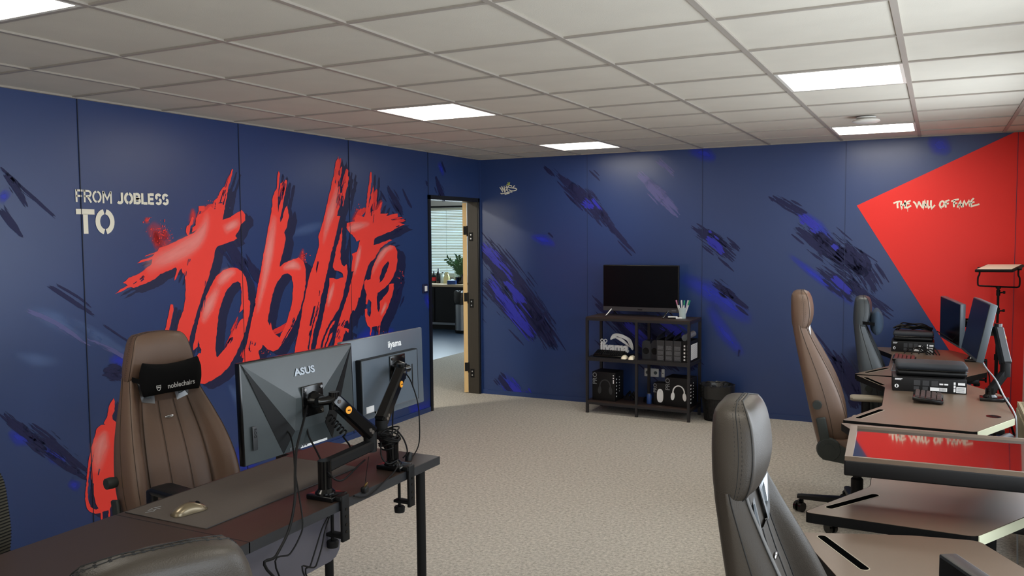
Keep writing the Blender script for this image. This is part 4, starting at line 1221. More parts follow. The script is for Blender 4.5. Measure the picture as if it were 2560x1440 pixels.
def mouse(label, loc, rz, body, keys, s=1.0, group=None):
    t = thing('computer_mouse', label, 'mouse', loc, rz, group)
    m = MB()
    rings = []
    for i in range(13):
        u = i / 12
        x = (-.060 + .120 * u) * s
        hw = (.029 + .004 * cos(u * 2 * pi)) * s * (math.sin(pi * (u * .94 + .03)) ** .35)
        hh = .038 * s * math.sin(pi * (u * .86 + .07)) ** .8 * (1.0 - .25 * u)
        rings.append([(x, hw * cos(a) * (1 if True else 0), .001 + hh * max(0, sin(a)) ** .75) for a in [pi * k / 12 for k in range(13)]])
    m.loft(rings)
    b = m.build('body', body, t, 60)
    k = MB()
    k.cyl((.030 * s, -.004, .0245 * s), (.030 * s, .004, .0245 * s), .0075 * s, n=14)
    k.build('scroll_wheel', keys, b)
    l = MB().tube([(.058 * s, 0, .009 * s), (.042 * s, 0, .0235 * s), (.02 * s, 0, .0335 * s), (0, 0, .0385 * s)], .0007, 4)
    l.build('button_gap', M['matte_black'], b)
    return t


mouse('black and silver mouse on the grey desk mat', (2.055, -5.79, .7537), radians(78), P('champagne_mouse_shell', rgb(118, 106, 84), .28, metal=.5), M['gloss_black'])

# ------------------------------------------------------------------ right gaming desks
def rounded(poly, r=.025):
    out = []
    n = len(poly)
    for i in range(n):
        p, a, b = Vector(poly[i]), Vector(poly[i - 1]), Vector(poly[(i + 1) % n])
        da, db_ = (a - p), (b - p)
        k = min(r, da.length * .4, db_.length * .4)
        u, v = p + da.normalized() * k, p + db_.normalized() * k
        for q in range(5):
            t = q / 4
            out.append(((1 - t) ** 2 * u + 2 * t * (1 - t) * p + t * t * v))
    return [(q.x, q.y) for q in out]


def gaming_desk(label, origin, pts, slots, rear, grommets=()):
    ox, oy = origin
    t = thing('gaming_desk', label, 'desk', (ox, oy, 0), 0, 'winged gaming desks')
    loc = [(x - ox, y - oy) for x, y in pts]
    rp = rounded(loc)
    if sum(rp[i][0] * rp[(i + 1) % len(rp)][1] - rp[(i + 1) % len(rp)][0] * rp[i][1] for i in range(len(rp))) < 0:
        rp.reverse()
    top = MB().prism(rp, .718, .7505).build('desktop', M['desk_top'], t)
    e, n = MB(), len(rp)
    def offs(d):
        out = []
        for i in range(n):
            a, b = Vector(rp[i - 1]), Vector(rp[(i + 1) % n])
            k = (b - a).normalized()
            out.append(Vector(rp[i]) + Vector((k.y, -k.x)) * d)
        return out
    o1 = offs(.002)
    e.loft([[(p.x, p.y, z) for p in o1] for z in (.7165, .7498)], True, False, False)
    e.build('edge_band', M['desk_edge'], top)
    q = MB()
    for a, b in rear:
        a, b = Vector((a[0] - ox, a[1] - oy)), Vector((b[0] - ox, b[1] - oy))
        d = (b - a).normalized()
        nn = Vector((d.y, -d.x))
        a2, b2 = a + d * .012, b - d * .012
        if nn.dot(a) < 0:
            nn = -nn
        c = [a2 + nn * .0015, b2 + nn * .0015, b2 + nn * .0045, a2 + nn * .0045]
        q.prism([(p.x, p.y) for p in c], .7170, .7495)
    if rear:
        q.build('rear_edge_glare', M['desk_rear_glare'], top)  # window glare along the chamfered edge, painted as a pale strip
    for a, b in slots:
        a, b = Vector((a[0] - ox, a[1] - oy)), Vector((b[0] - ox, b[1] - oy))
        d = (b - a).normalized(); nn = Vector((-d.y, d.x))
        for nm, hw, z, mt in (('slot_rim', .0165, .7512, M['slot_rim']), ('slot_insert', .0130, .7516, M['slot_black'])):
            pl = [a + d * (hw * sin(th)) * -1 + nn * hw * cos(th) for th in [pi * k / 8 for k in range(9)]] + [b + d * hw * sin(th) - nn * hw * cos(th) for th in [pi * k / 8 for k in range(9)]]
            MB().prism([(p.x, p.y) for p in pl], .7495, z).build(nm, mt, top)
    for gx, gy in grommets:
        MB().lathe([(.034, .750), (.034, .7522), (.026, .7528)], (gx - ox, gy - oy, 0)).build('grommet', M['gloss_black'], top)
    y0, y1 = min(p[1] for p in loc), max(p[1] for p in loc)
    xm = max(p[0] for p in loc) - .30
    for y in (y0 + .30, y1 - .30):
        l = MB().rbox((xm + .02, y, .38), (.09, .05, .67), .008)
        l.rbox((xm + .02, y, .702), (.46, .06, .028), .006); l.rbox((xm + .0, y, .016), (.56, .07, .03), .008)
        l.rbox((xm + .14, y, .45), (.035, .04, .52), .006)
        l.build('leg', M['matte_black'], t)
    return t


DK = []
DK.append(gaming_desk('nearest gaming desk cut by the lower right corner, beside the near black chair', (4.27, -5.80),
    [(3.921, -5.105), (4.10, -5.482), (4.11, -6.08), (3.92, -6.50), (4.42, -6.51), (4.63, -6.10), (4.63, -5.32), (4.420, -4.950), (4.24, -4.985)], [((3.996, -5.118), (4.128, -5.322))], []))
DK.append(gaming_desk('gaming desk under the flat-lying screen, with a black slot in its wing', (4.27, -4.16),
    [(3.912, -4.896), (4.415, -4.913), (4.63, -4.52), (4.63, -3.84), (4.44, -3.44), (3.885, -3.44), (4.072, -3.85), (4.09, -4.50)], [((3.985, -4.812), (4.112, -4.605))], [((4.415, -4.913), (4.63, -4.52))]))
DK.append(gaming_desk('gaming desk carrying the keyboard and the boxed kit in the middle of the right row', (4.25, -2.66),
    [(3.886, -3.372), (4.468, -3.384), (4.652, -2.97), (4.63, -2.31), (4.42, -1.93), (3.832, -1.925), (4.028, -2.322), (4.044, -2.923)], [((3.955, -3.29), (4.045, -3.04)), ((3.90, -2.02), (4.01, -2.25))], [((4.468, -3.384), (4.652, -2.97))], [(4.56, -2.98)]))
DK.append(gaming_desk('farthest gaming desk by the red wall field, covered by a desk mat', (4.22, -1.15),
    [(3.818, -1.885), (4.40, -1.87), (4.60, -1.47), (4.60, -.82), (4.40, -.42), (3.82, -.42), (4.0, -.85), (4.005, -1.445)], [((3.89, -1.80), (4.0, -1.56))], []))
hk_ = MB()
hk_.tube([(4.07, -5.44, .718), (4.06, -5.44, .69), (4.03, -5.45, .675), (4.01, -5.45, .69)], .006, 8)
hk_.rbox((4.06, -5.44, .712), (.05, .05, .012), .004)
o = hk_.build('headphone_hook', M['matte_black'], None)
o.parent = DK[0]; o.matrix_parent_inverse = Matrix.Translation((-4.27, 5.80, 0))
hk_ = MB().rbox((3.985, -5.235, .705), (.05, .06, .024), .006)
o = hk_.build('cable_clip', M['matte_black'], None)
o.parent = DK[0]; o.matrix_parent_inverse = Matrix.Translation((-4.27, 5.80, 0))


# ------------------------------------------------------------------ monitors and arms
def monitor_frame(c, yaw, pitch, roll=0):
    n = Vector((-cos(yaw), -sin(yaw), 0)); u = Vector((0, 0, 1)); r = u.cross(n)
    n2 = n * cos(pitch) + u * sin(pitch); u2 = u * cos(pitch) - n * sin(pitch)
    r3 = r * cos(roll) + u2 * sin(roll); u3 = u2 * cos(roll) - r * sin(roll)
    return frame(c, r3, u3)         # local x = to the viewer's right, y = up, z = out of the screen


def flat_monitor(label, c, yaw, pitch, w, h, shell, thick=.030, screen=None, bezel=.006, hump=True, roll=0, chin=.016):
    t = thing('monitor', label, 'monitor', c, 0)
    T = monitor_frame((0, 0, 0), yaw, pitch, roll)
    m = MB().rbox((0, 0, -thick / 2 - .001), (w, h, thick), .004, T, 2)
    body = m.build('housing', shell, t)
    MB().b2((-w / 2 + bezel, -h / 2 + chin, -.0012), (w / 2 - bezel, h / 2 - bezel, .0004), T).build('screen', screen or M['screen'], t)
    if hump:
        m = MB().loft([[T @ Vector((x * k, y * k2 - .02, z)) for x, y in ((-.17, -.11), (.17, -.11), (.17, .11), (-.17, .11))] for z, k, k2 in ((-thick, 1, 1), (-thick - .02, .96, .94))], True, True, False)
        m.build('rear_bulge', shell, body)
    return t, T


def vesa(mb, T, d0, s=.058):
    mb.rbox((0, 0, d0 - .004), (2 * s, 2 * s, .006), .003, T)
    mb.tube([(0, 0, d0 - .006), (0, 0, d0 - .022), (0, 0, d0 - .045)], [.034, .030, .022], 20, True, T)


# left monitor with facets, seen from behind
def faceted_monitor():
    c = Vector((2.130, -5.325, 1.060))
    t = thing('monitor', 'grey monitor with angular dark facets on its back, left of the pair on the table', 'monitor', c, 0, 'monitors on the left table')
    T = monitor_frame((0, 0, 0), -.02, -.03)
    w, h = .612, .362
    m = MB().rbox((0, 0, -.012), (w, h, .024), .003, T, 2)
    m.build('front_frame', M['gloss_black'], t)
    MB().b2((-w / 2 + .006, -h / 2 + .016, -.0005), (w / 2 - .006, h / 2 - .006, .0006), T).build('screen', M['screen'], t)
    # back shell: raised centre trapezoid, sloping facets at its left and right
    W, H = w / 2 - .002, h / 2 - .002
    zb, zc = -.0235, -.058
    pts = [(-W, H, zb), (W, H, zb), (W, -H, zb), (-W, -H, zb), (-W + .004, H - .004, -.028), (W - .004, H - .004, -.028), (.083, -.098, zc), (-.083, -.098, zc), (-.136, -H + .006, -.046), (.136, -H + .006, -.046), (.07, .02, zc), (-.07, .02, zc)]
    P_ = [T @ Vector(p) for p in pts]
    m = MB()
    f = [(4, 5, 10, 11), (11, 10, 6, 7), (7, 6, 9, 8), (0, 1, 5, 4), (8, 9, 2, 3), (5, 6, 10), (4, 11, 7)]
    m.add(P_, f)
    m.add([P_[0], P_[4], P_[8], P_[3]], [(0, 1, 2, 3)]); m.add([P_[1], P_[2], P_[9], P_[5]], [(0, 1, 2, 3)])
    bm = bmesh.new()
    for v in m.v:
        bm.verts.new(v)
    bm.verts.ensure_lookup_table()
    for q in m.f:
        bm.faces.new([bm.verts[i] for i in q])
    bmesh.ops.remove_doubles(bm, verts=bm.verts, dist=1e-5)
    for q in bm.faces:
        if q.normal.dot(T.to_3x3() @ Vector((0, 0, -1))) < 0:
            q.normal_flip()
    bm.verts.index_update()
    m2 = MB().add([tuple(v.co) for v in bm.verts], [tuple(v.index for v in q.verts) for q in bm.faces])
    bm.free()
    shell = m2.build('rear_shell', M['monitor_back'], t)
    for s in (-1, 1):
        q = MB()
        a, b, cc = Vector((s * (W - .008), H - .010, -.0295)), Vector((s * .084, -.099, zc - .001)), Vector((s * .137, -H + .008, -.0465))
        mid = Vector((s * (W - .052), H * .1, -.030))
        e1 = Vector((s * .205, -.132, -.045))
        v = [T @ p for p in (a, b, cc, e1)]
        fc = [(0, 1, 2)]
        q.add([v[0] , v[1], v[2]], fc)
        q.add([p + T.to_3x3() @ Vector((0, 0, .0006)) for p in (v[0], v[2], v[1])], fc)
        q.build('facet', M['facet'], shell)
    back = T.to_3x3() @ Vector((0, 0, -1))
    BT = frame(T @ Vector((.0, .112, -.0425)), T.to_3x3() @ Vector((-1, 0, 0)), T.to_3x3() @ Vector((0, 1, .19)))
    text_mb('ASUS', .036, BT, bold=.0012, squeeze=1.35).build('maker_lettering', M['logo_metal'], shell)
    BT = frame(T @ Vector((.262, -.088, -.0375)), T.to_3x3() @ Vector((0, -1, 0)), T.to_3x3() @ Vector((-1, 0, 0)))
    p_ = MB().rbox((0, 0, .0), (.085, .022, .001), .0004, BT)
    p_.build('rating_plate', M['print_dark'], shell)
    text_mb('ROG', .016, frame(T @ Vector((.262, -.070, -.0385)), T.to_3x3() @ Vector((0, -1, 0)), T.to_3x3() @ Vector((-1, 0, 0)))).build('side_lettering', M['facet'], shell)
    pr = MB()
    for k in range(7):
        pr.box(T @ Vector((.10 - k * .014, -.163, -.0475)), (.003, .009, .010))
    pr.build('port', M['steel'], shell)
    MB().rbox((-.03, -.168, -.0465), (.15, .010, .002), .0006, T).build('label_strip', M['print_white'], shell)
    return t, T, c


fm, FT, FC = faceted_monitor()
c2 = Vector((2.085, -4.716, 1.063))
mt, MT = flat_monitor('silver grey monitor with raised rear block, right of the pair on the table', c2, 0.0, -.02, .612, .356, M['monitor_grey'], .022, hump=False)
mt['group'] = 'monitors on the left table'
body = [o for o in mt.children if o.name.startswith('housing')][0]
m = MB().loft([[MT @ Vector((x, y, z)) for x, y in ((-.215 + i, -.145 + i), (.212 - i, -.145 + i), (.212 - i, .088 - i * .4), (-.215 + i, .088 - i * .4))] for z, i in ((-.022, 0), (-.050, .002), (-.054, .006))], True, True, False)
blk = m.build('rear_block', M['monitor_grey'], body)
m = MB()
m.b2((.2085, -.145, -.050), (.2165, .088, -.0225), MT); m.b2((-.2195, -.145, -.050), (-.2145, .088, -.0225), MT); m.b2((-.2145, .084, -.050), (.2125, .0905, -.0225), MT)
m.build('rear_block_side', M['facet'], body)
BT = frame(MT @ Vector((-.075, .128, -.0232)), MT.to_3x3() @ Vector((-1, 0, 0)), MT.to_3x3() @ Vector((0, 1, 0)))
text_mb('iiyama', .042, BT, bold=.0010).build('maker_lettering', M['print_white'], body)
MB().rbox((.165, -.125, -.0545), (.055, .028, .001), .0004, MT).build('rating_label', M['print_white'], blk)
MB().rbox((-.165, -.03, -.0545), (.008, .11, .0015), .0005, MT).build('vent_slot', M['matte_black'], blk)


def gas_arm(label, base, pole_top, elbow, shoulder, head, T, d0, group='black monitor arms clamped to the left table', clamp_dir=(1, 0, 0), flip=1, arm_mat='gloss_black'):
    """clamp, pole, lower link, spring link with badge, head joint and plate; all points in the room"""
    base = Vector(base)
    t = thing('monitor_arm', label, 'monitor arm', base, 0, group)  # gas spring monitor arm clamped to the desk edge
    R = lambda p: Vector(p) - base
    cd = Vector(clamp_dir)
    sd = Vector((-cd.y, cd.x, 0))
    TT = frame((0, 0, 0), cd, sd)
    b = MB().rbox((-.028, 0, .009), (.115, .088, .018), .004, TT)
    b.lathe([(.036, .018), (.036, .022), (.028, .030), (.0245, .034), (.0245, (R(pole_top)).z)], tuple(TT @ Vector((-.035, 0, 0))))
    bb_ = b.build('base_plate', M['gloss_black'], t)
    c = MB().rbox((.050, 0, -.062), (.012, .040, .165), .003, TT)
    c.rbox((.038, 0, .010), (.03, .05, .016), .003, TT)
    c.rbox((.014, 0, -.128), (.075, .036, .012), .003, TT)
    c.cyl((-.006, 0, -.155), (-.006, 0, -.040), .006, n=10, T=TT)
    c.lathe([(.022, -.040), (.022, -.034)], tuple(TT @ Vector((-.006, 0, 0)))); c.lathe([(.020, -.175), (.022, -.155), (.018, -.150)], tuple(TT @ Vector((-.006, 0, 0))))
    c.build('clamp', M['matte_black'], t)
    q = MB()
    for z in (-.03, -.055, -.085, -.11):
        q.cyl((.0555, 0, z), (.058, 0, z), .005, n=8, T=TT)
    q.build('clamp_bolt', M['gloss_black'], t)
    p0, p1, p2, p3 = R(pole_top), R(elbow), R(shoulder), R(head)
    p0 = TT @ Vector((-.035, 0, p0.z))
    def link(a, b_, w0, w1, h0, h1):
        d = (b_ - a).normalized()
        s = d.cross(Vector((0, 0, 1))).normalized()
        u = s.cross(d)
        rings = []
        for k, (x, ww, hh) in enumerate(((-.02, w0 * .7, h0 * .7), (0, w0, h0), (.25, w0 * .95, h0 * .92), (.75, w1, h1), (1.0, w1, h1), (1.02, w1 * .7, h1 * .7))):
            p = a.lerp(b_, x) if 0 <= x <= 1 else (a - d * .012 if x < 0 else b_ + d * .012)
            rings.append([p + s * (ww * e1) + u * (hh * e2) for e1, e2 in ((-.5, -.35), (-.35, -.5), (.35, -.5), (.5, -.35), (.5, .35), (.35, .5), (-.35, .5), (-.5, .35))])
        return MB().loft(rings)
    low = link(p0 + Vector((0, 0, -.022)), p1 + Vector((0, 0, -.022)), .046, .046, .044, .040)
    low.cyl(p1 + Vector((0, 0, -.046)), p1 + Vector((0, 0, .030)), .026, n=18)
    low.build('lower_arm', M['matte_black'], t, 30)
    up = link(p1 + Vector((0, 0, .028)), p2, .050, .046, .056, .048)
    uo = up.build('upper_arm', M[arm_mat], t, 30)
    # orange round badge and pivot bolts on the side of the spring arm
    d = (p2 - p1).normalized(); s = d.cross(Vector((0, 0, 1))).normalized() * flip
    u = s.cross(d)
    B = MB()
    bc = p1.lerp(p2, .72) + Vector((0, 0, .028 * .28)) + s * .0245
    B.tube([bc, bc + s * .002], .0145, 18)
    bo = B.build('badge', M['orange'], uo)
    B = MB().box(bc + s * .0025, (.010, .010, .003))
    B.build('badge_print', M['brown_seam'], bo)
    q = MB()
    for k in (.04, .10, .97):
        bc = p1.lerp(p2, k) + Vector((0, 0, .028 * (1 - k))) + s * .0262
        q.tube([bc - s * .004, bc], .0075, 12)
    q.build('pivot_bolt', M['chrome'], uo)
    hd_ = MB()
    c0 = R(head)
    hd_.tube([p2, p2 + Vector((0, 0, .005)), p2.lerp(c0, .5), c0], [.022, .022, .016, .016], 12)
    hd_.cyl(p2 + Vector((0, 0, -.035)), p2 + Vector((0, 0, .03)), .020, n=16)
    hd_.build('head_joint', M['gloss_black'], t)
    v = MB()
    cc = c0
    zdir = T.to_3x3() @ Vector((0, 0, 1))
    VT = Matrix.Translation(R(Vector(T.translation))) @ T.to_3x3().to_4x4()
    vesa(v, VT, d0)
    v.tube([VT @ Vector((0, 0, d0 - .045)), VT @ Vector((0, 0, d0 - .058)), c0], .017, 12)
    vp = v.build('mounting_plate', M['gloss_black'], t)
    q = MB()
    for sx in (-1, 1):
        for sy in (-1, 1):
            q.cyl((sx * .0375 * 1.2, sy * .0375 * 1.2, d0 - .011), (sx * .0375 * 1.2, sy * .0375 * 1.2, d0 - .006), .006, n=10, T=VT)
    q.build('plate_screw', M['chrome'], vp)
    return t


FV = Matrix.Translation(FC) @ FT
FV = FV @ Matrix.Translation((-.018, .0, 0))
gas_arm('black V-bent monitor arm with orange badge, at the nearer clamp on the dark table', (2.395, -5.455, .7505), (2.36, -5.455, .885), (2.325, -5.135, .885), (2.285, -5.300, 1.068), (2.245, -5.345, 1.065), FV, -.056, flip=-1)
MV = Matrix.Translation(c2) @ MT @ Matrix.Translation((-.042, .025, 0))
gas_arm('black monitor arm rising steeply to the silver monitor, cables wound round its pole', (2.395, -5.035, .7505), (2.345, -5.035, .850), (2.265, -4.975, .895), (2.225, -4.765, 1.095), (2.19, -4.72, 1.09), MV, -.055, flip=1)
# ------------------------------------------------------------------ right-hand monitors
t3, T3 = flat_monitor('upright thin monitor facing left on the farthest desk, left of the tilted one', Vector((4.381, -.70, 1.005)), .235, -.008, .54, .32, M['monitor_grey'], .036, roll=-.04)
c3 = Vector((4.488, -2.36, 1.13))
t2, T2 = flat_monitor('tilted dark monitor leaning back on its arm above the middle right desk', c3, .113, .192, .54, .32, M['dark_grey_shell'], .036)
gas_arm('black spring arm holding the tilted monitor, beside the red wall', (4.600, -2.52, .7505), (4.600, -2.52, .82), (4.635, -2.50, .93), (4.600, -2.42, 1.135), (4.575, -2.40, 1.135), Matrix.Translation(c3) @ T2, -.058, group='monitor arms on the right desks', clamp_dir=(1, 0, 0), arm_mat='black_plastic')
c4 = Vector((4.381, -.70, 1.005))
gas_arm('black spring arm behind the upright monitor on the farthest desk', (4.565, -.98, .7505), (4.565, -.98, .84), (4.60, -.84, .88), (4.505, -.70, 1.0), (4.47, -.69, 1.005), Matrix.Translation(c4) @ T3, -.058, group='monitor arms on the right desks', clamp_dir=(1, 0, 0), arm_mat='black_plastic')

# screen lying flat above the second desk
cl = Vector((4.389, -4.632, .952))
t = thing('monitor', 'large screen lying flat, face up, mirroring the red wall', 'monitor', cl, radians(2.8))
w, h = .735, .49
MB().rbox((0, 0, -.038), (w, h, .052), .006).build('housing', M['black_plastic'], t)
b = MB()
bz = .022
for lo, hi in (((-w / 2 + .002, -h / 2 + .002), (w / 2 - .002, -h / 2 + .013)), ((-w / 2 + .002, h / 2 - .012), (w / 2 - .002, h / 2 - .002)), ((-w / 2 + .002, -h / 2 + .013), (-w / 2 + .026, h / 2 - .012)), ((w / 2 - .014, -h / 2 + .013), (w / 2 - .002, h / 2 - .012))):
    b.b2((lo[0], lo[1], -.014), (hi[0], hi[1], .0005))
b.build('bezel', M['desk_top'], t)
ya, yb = -h / 2 + .013, h / 2 - .012      # the panel sags very slightly, which bends its mirror image
m = MB()
N = 40
m.add([(x, ya + (yb - ya) * k / N, -.0112 + .055 * (yb - ya) ** 2 * (1 - k / N) ** 2 + .0045 * (yb - ya) * k / N) for k in range(N + 1) for x in (-w / 2 + .026, w / 2 - .014)], [(2 * k, 2 * k + 1, 2 * k + 3, 2 * k + 2) for k in range(N)], True)
m.build('screen', M['mirror_screen'], t)
t = thing('monitor_arm', 'black monitor arm under the flat-lying screen', 'monitor arm', (4.56, -3.95, .7505), 0, 'monitor arms on the right desks')
m = MB().rbox((0, 0, .009), (.09, .11, .018), .004); m.cyl((0, 0, .018), (0, 0, .115), .022)
m.build('base_plate', M['gloss_black'], t)
MB().tube([(0, 0, .105), (-.10, -.30, .115), (-.19, -.66, .12)], [.022, .022, .020], 10).build('lower_arm', M['matte_black'], t)
m = MB().cyl((-.19, -.66, .11), (-.19, -.66, .137), .03); m.rbox((-.19, -.66, .139), (.115, .115, .006), .002)
m.build('mounting_plate', M['gloss_black'], t)

# monitor corner at the lower right edge
ap = at(2345, 1383, 2, 1.085)
dv = Vector((.49, -.87, 0)).normalized()
w, h = .54, .32
cc = ap + dv * w / 2 - Vector((0, 0, h / 2))
t5, T5 = flat_monitor('black monitor whose top corner pokes into the lower right edge of the photo', cc, math.atan2(.49, .87), 0.0, w, h, M['black_plastic'], .034)
t = thing('monitor_arm', 'black arm behind the monitor at the lower right edge', 'monitor arm', (4.59, -6.16, .7505), 0, 'monitor arms on the right desks')
m = MB().rbox((0, 0, .009), (.08, .09, .018), .004); m.cyl((0, 0, .018), (0, 0, .16), .022)
m.build('base_plate', M['gloss_black'], t)
nb = T5.to_3x3() @ Vector((0, 0, -1))
q = cc + nb * .058 - Vector((4.59, -6.16, .7505))
MB().tube([(0, 0, .15), (q.x * .5, q.y * .5, .16), tuple(q + nb * .02), tuple(q)], .018, 10).build('lower_arm', M['matte_black'], t)
v = MB(); vesa(v, Matrix.Translation(cc - Vector((4.59, -6.16, .7505))) @ T5, -.054); v.build('mounting_plate', M['gloss_black'], t)


# ------------------------------------------------------------------ kit on the right desks
def kit_box(label, loc, rz, w=.385, d=.22, h=.082):
    """flat black retail box whose long side faces the camera; origin at its front left bottom corner"""
    t = thing('product_box', label, 'box', loc, rz, 'black kit boxes on the right desks')
    c = MB().rbox((w / 2, d / 2, h / 2), (w, d, h), .002).build('carton', M['card_black'], t)
    F = lambda x, z: frame((x, -.0006, z), (1, 0, 0), (0, 0, 1)) @ Matrix.Diagonal((w / .385, 1, 1, 1))
    p = MB()
    p.lathe([(.011, 0), (.011, .0008)], (0, 0, 0), 20, F(.022, h * .36))
    p.build('logo_disc', M['print_white'], c)
    g_ = MB().b2((-.004, -.0075, .0008), (.004, .0075, .0011), F(.022, h * .36))
    g_.build('logo_mark', M['card_black'], c)
    wl = []
    wl += [((.0, .0, 0), (.040, .0035, .0006), F(.012, h * .86)), ((.0, -.006, 0), (.034, -.0035, .0006), F(.012, h * .86))]
    wl += [((.245, .018, 0), (.265, .027, .0006), F(0, h * .35)), ((.270, .018, 0), (.290, .027, .0006), F(0, h * .35)), ((.318, .024, 0), (.328, .038, .0006), F(0, h * .35)), ((.318, .004, 0), (.328, .020, .0006), F(0, h * .35)), ((.318, -.018, 0), (.328, .0, .0006), F(0, h * .35)), ((.340, .022, 0), (.376, .036, .0006), F(0, h * .35)), ((.332, -.022, 0), (.380, .012, .0006), F(0, h * .35)), ((.198, -.018, 0), (.285, .002, .0006), F(0, h * .35))]
    for lo, hi, FT_ in wl:
        MB().b2(lo, hi, FT_).build('white_label', M['print_white'], c)
    p = MB()
    for k in range(3):
        p.b2((.112 + k * .046, .010, 0), (.146 + k * .046, .040, .0006), F(0, h * .35)); p.b2((.112 + k * .046, -.016, 0), (.140 + k * .046, .004, .0005), F(0, h * .35))
    p.build('grey_print', M['card_grey'], c)
    p = MB()
    for k in range(6):
        p.b2((.336, -.018 + k * .0048, .0006), (.374, -.0165 + k * .0048, .0009), F(0, h * .35))
    for k in range(9):
        p.b2((.245 + k * .004, -.016, .0006), (.2465 + k * .004, .0, .0009), F(0, h * .35))
    p.build('label_print', M['card_black'], c)
    return t


def hard_case(label, loc, rz, w=.38, d=.20, h=.075):
    t = thing('zip_case', label, 'case', loc, rz, 'zip cases on the boxes')
    MB().rbox((w / 2, d / 2, h * .25), (w * .985, d * .97, h * .5), .02, seg=4).build('lower_shell', M['black_plastic'], t)
    MB().rbox((w / 2, d / 2, h * .74), (w, d, h * .54), .022, seg=4).build('lid', P('charcoal_case_fabric', rgb(40, 44, 50), .7, var=.12, vscale=60), t)
    m = MB().tube([(.015, .004, h * .49), (w - .015, .004, h * .49), (w - .002, .02, h * .49), (w - .002, d - .02, h * .49)], .003, 6)
    m.build('zip', M['gloss_black'], t)
    return t


def keyboard(label, loc, rz, w, d, rows, cols, cap, group=None, tilt=.09):
    t = thing('keyboard', label, 'keyboard', loc, rz, group)
    T = Matrix.Translation((0, 0, .004)) @ Matrix.Rotation(tilt, 4, 'X')
    MB().rbox((w / 2, d / 2, .009), (w, d, .018), .004, T).build('case', M['gloss_black'], t)
    n = 0
    for r in range(rows):
        x = .008
        pw = (w - .016) / cols
        c = 0
        while c < cols:
            span = 5 if (r == 0 and c == 4) else 1
            m = MB()
            a, b, z = pw * span / 2 - .0012, (d - .016) / rows / 2 - .0012, .019
            cx, cy = x + pw * span / 2, .008 + (d - .016) / rows * (r + .5)
            m.loft([[(cx - a, cy - b, z), (cx + a, cy - b, z), (cx + a, cy + b, z), (cx - a, cy + b, z)], [(cx - a * .8, cy - b * .72, z + .010), (cx + a * .8, cy - b * .72, z + .010), (cx + a * .8, cy + b * .8, z + .010), (cx - a * .8, cy + b * .8, z + .010)]], True, True, False, T)
            m.build('key', cap, t)
            x += pw * span; c += span
    return t


kit_box('black box with white labels on the middle right desk, under the rounded case', (4.072, -2.42, .7505), radians(4))
hard_case('rounded charcoal zip case on the box on the middle right desk', (4.085, -2.375, .8335), radians(4))
keyboard('short black keyboard turned sideways on the middle right desk before the box', (4.335, -2.78, .7505), radians(90), .21, .15, 5, 12, M['keycap'], 'keyboards on the right desks')
# farthest desk
MB_ = MB().rbox((.215, .31, .0015), (.43, .62, .003), .001)
t = thing('desk_mat', 'black desk mat with pale edge on the farthest right desk', 'desk mat', (4.03, -1.66, .7505), 0)
MB_.build('cloth', M['mat_black'], t)
MB().tube([(0, 0, .002), (.43, 0, .002), (.43, .62, .002), (0, .62, .002), (0, 0, .002)], .0022, 6).build('stitched_edge', M['grey_plastic'], t)
keyboard('keyboard with red brown keys on the mat of the farthest right desk', (4.17, -1.32, .7537), radians(90), .22, .15, 5, 12, M['red_brown_key'], 'keyboards on the right desks')
kit_box('black box with white labels on the farthest right desk, under the flat case', (3.985, -.66, .7505), radians(1), w=.30)
hard_case('black zip case with a cable bundle on top, on the farthest right desk', (3.995, -.64, .8335), radians(1), w=.285, h=.07)
c_ = MB()
for k in range(9):
    y0 = -.55 + .012 * (k % 3); z0 = .911 + .009 * (k // 3)
    pts = [(4.01 + .02 * sin(k), y0, z0), (4.055, y0 - .03 + .01 * k, z0 + .018 + .012 * sin(k * 1.7)), (4.13, y0 + .03 * sin(k * 2), z0 + .012 + .016 * sin(k)), (4.20, y0 - .02, z0 + .020 + .012 * cos(k * 2.3)), (4.262 + .01 * sin(k * 3), y0 + .01, z0)]
    c_.tube(crom(pts, 5), .0052, 6)
o = c_.build('cable_bundle', M['cable'])
tag(o, 'tangled black cable bundle lying on the zip case of the farthest desk', 'cables')
c_ = MB()
for k in range(5):
    c_.tube(crom([(4.08 + .05 * k, -.78, .757), (4.12 + .04 * k, -.72 - .02 * (k % 2), .790 + .01 * (k % 3)), (4.18 + .03 * k, -.73, .785), (4.24 + .02 * k, -.78, .757)], 5), .0042, 6)
o = c_.build('headset_cable', M['cable'])
tag(o, 'loose black cables before the box on the farthest desk', 'cables')
# pale cable running down from the tilted monitor past the arm
o = MB().tube(crom([at(2446, 880, 1, -2.40), at(2462, 915, 1, -2.46), at(2490, 950, 1, -2.55), at(2510, 990, 1, -2.72), (4.655, -2.85, .76), (4.665, -2.90, .70), (4.67, -2.95, .45), (4.68, -3.0, .02)], 6), .0042, 8).build('monitor_cable', M['grey_cable'])
tag(o, 'grey cable hanging from the tilted monitor over the rear desk edge', 'cable')
o = MB().tube(crom([(4.30, -.735, .93), (4.42, -.80, .86), (4.50, -.93, .80), (4.56, -1.2, .80), (4.62, -1.3, .70), (4.64, -1.32, .3), (4.64, -1.3, .02)], 6), .004, 8).build('monitor_cable', M['cable'])
tag(o, 'black cable behind the upright monitor of the farthest desk', 'cable')

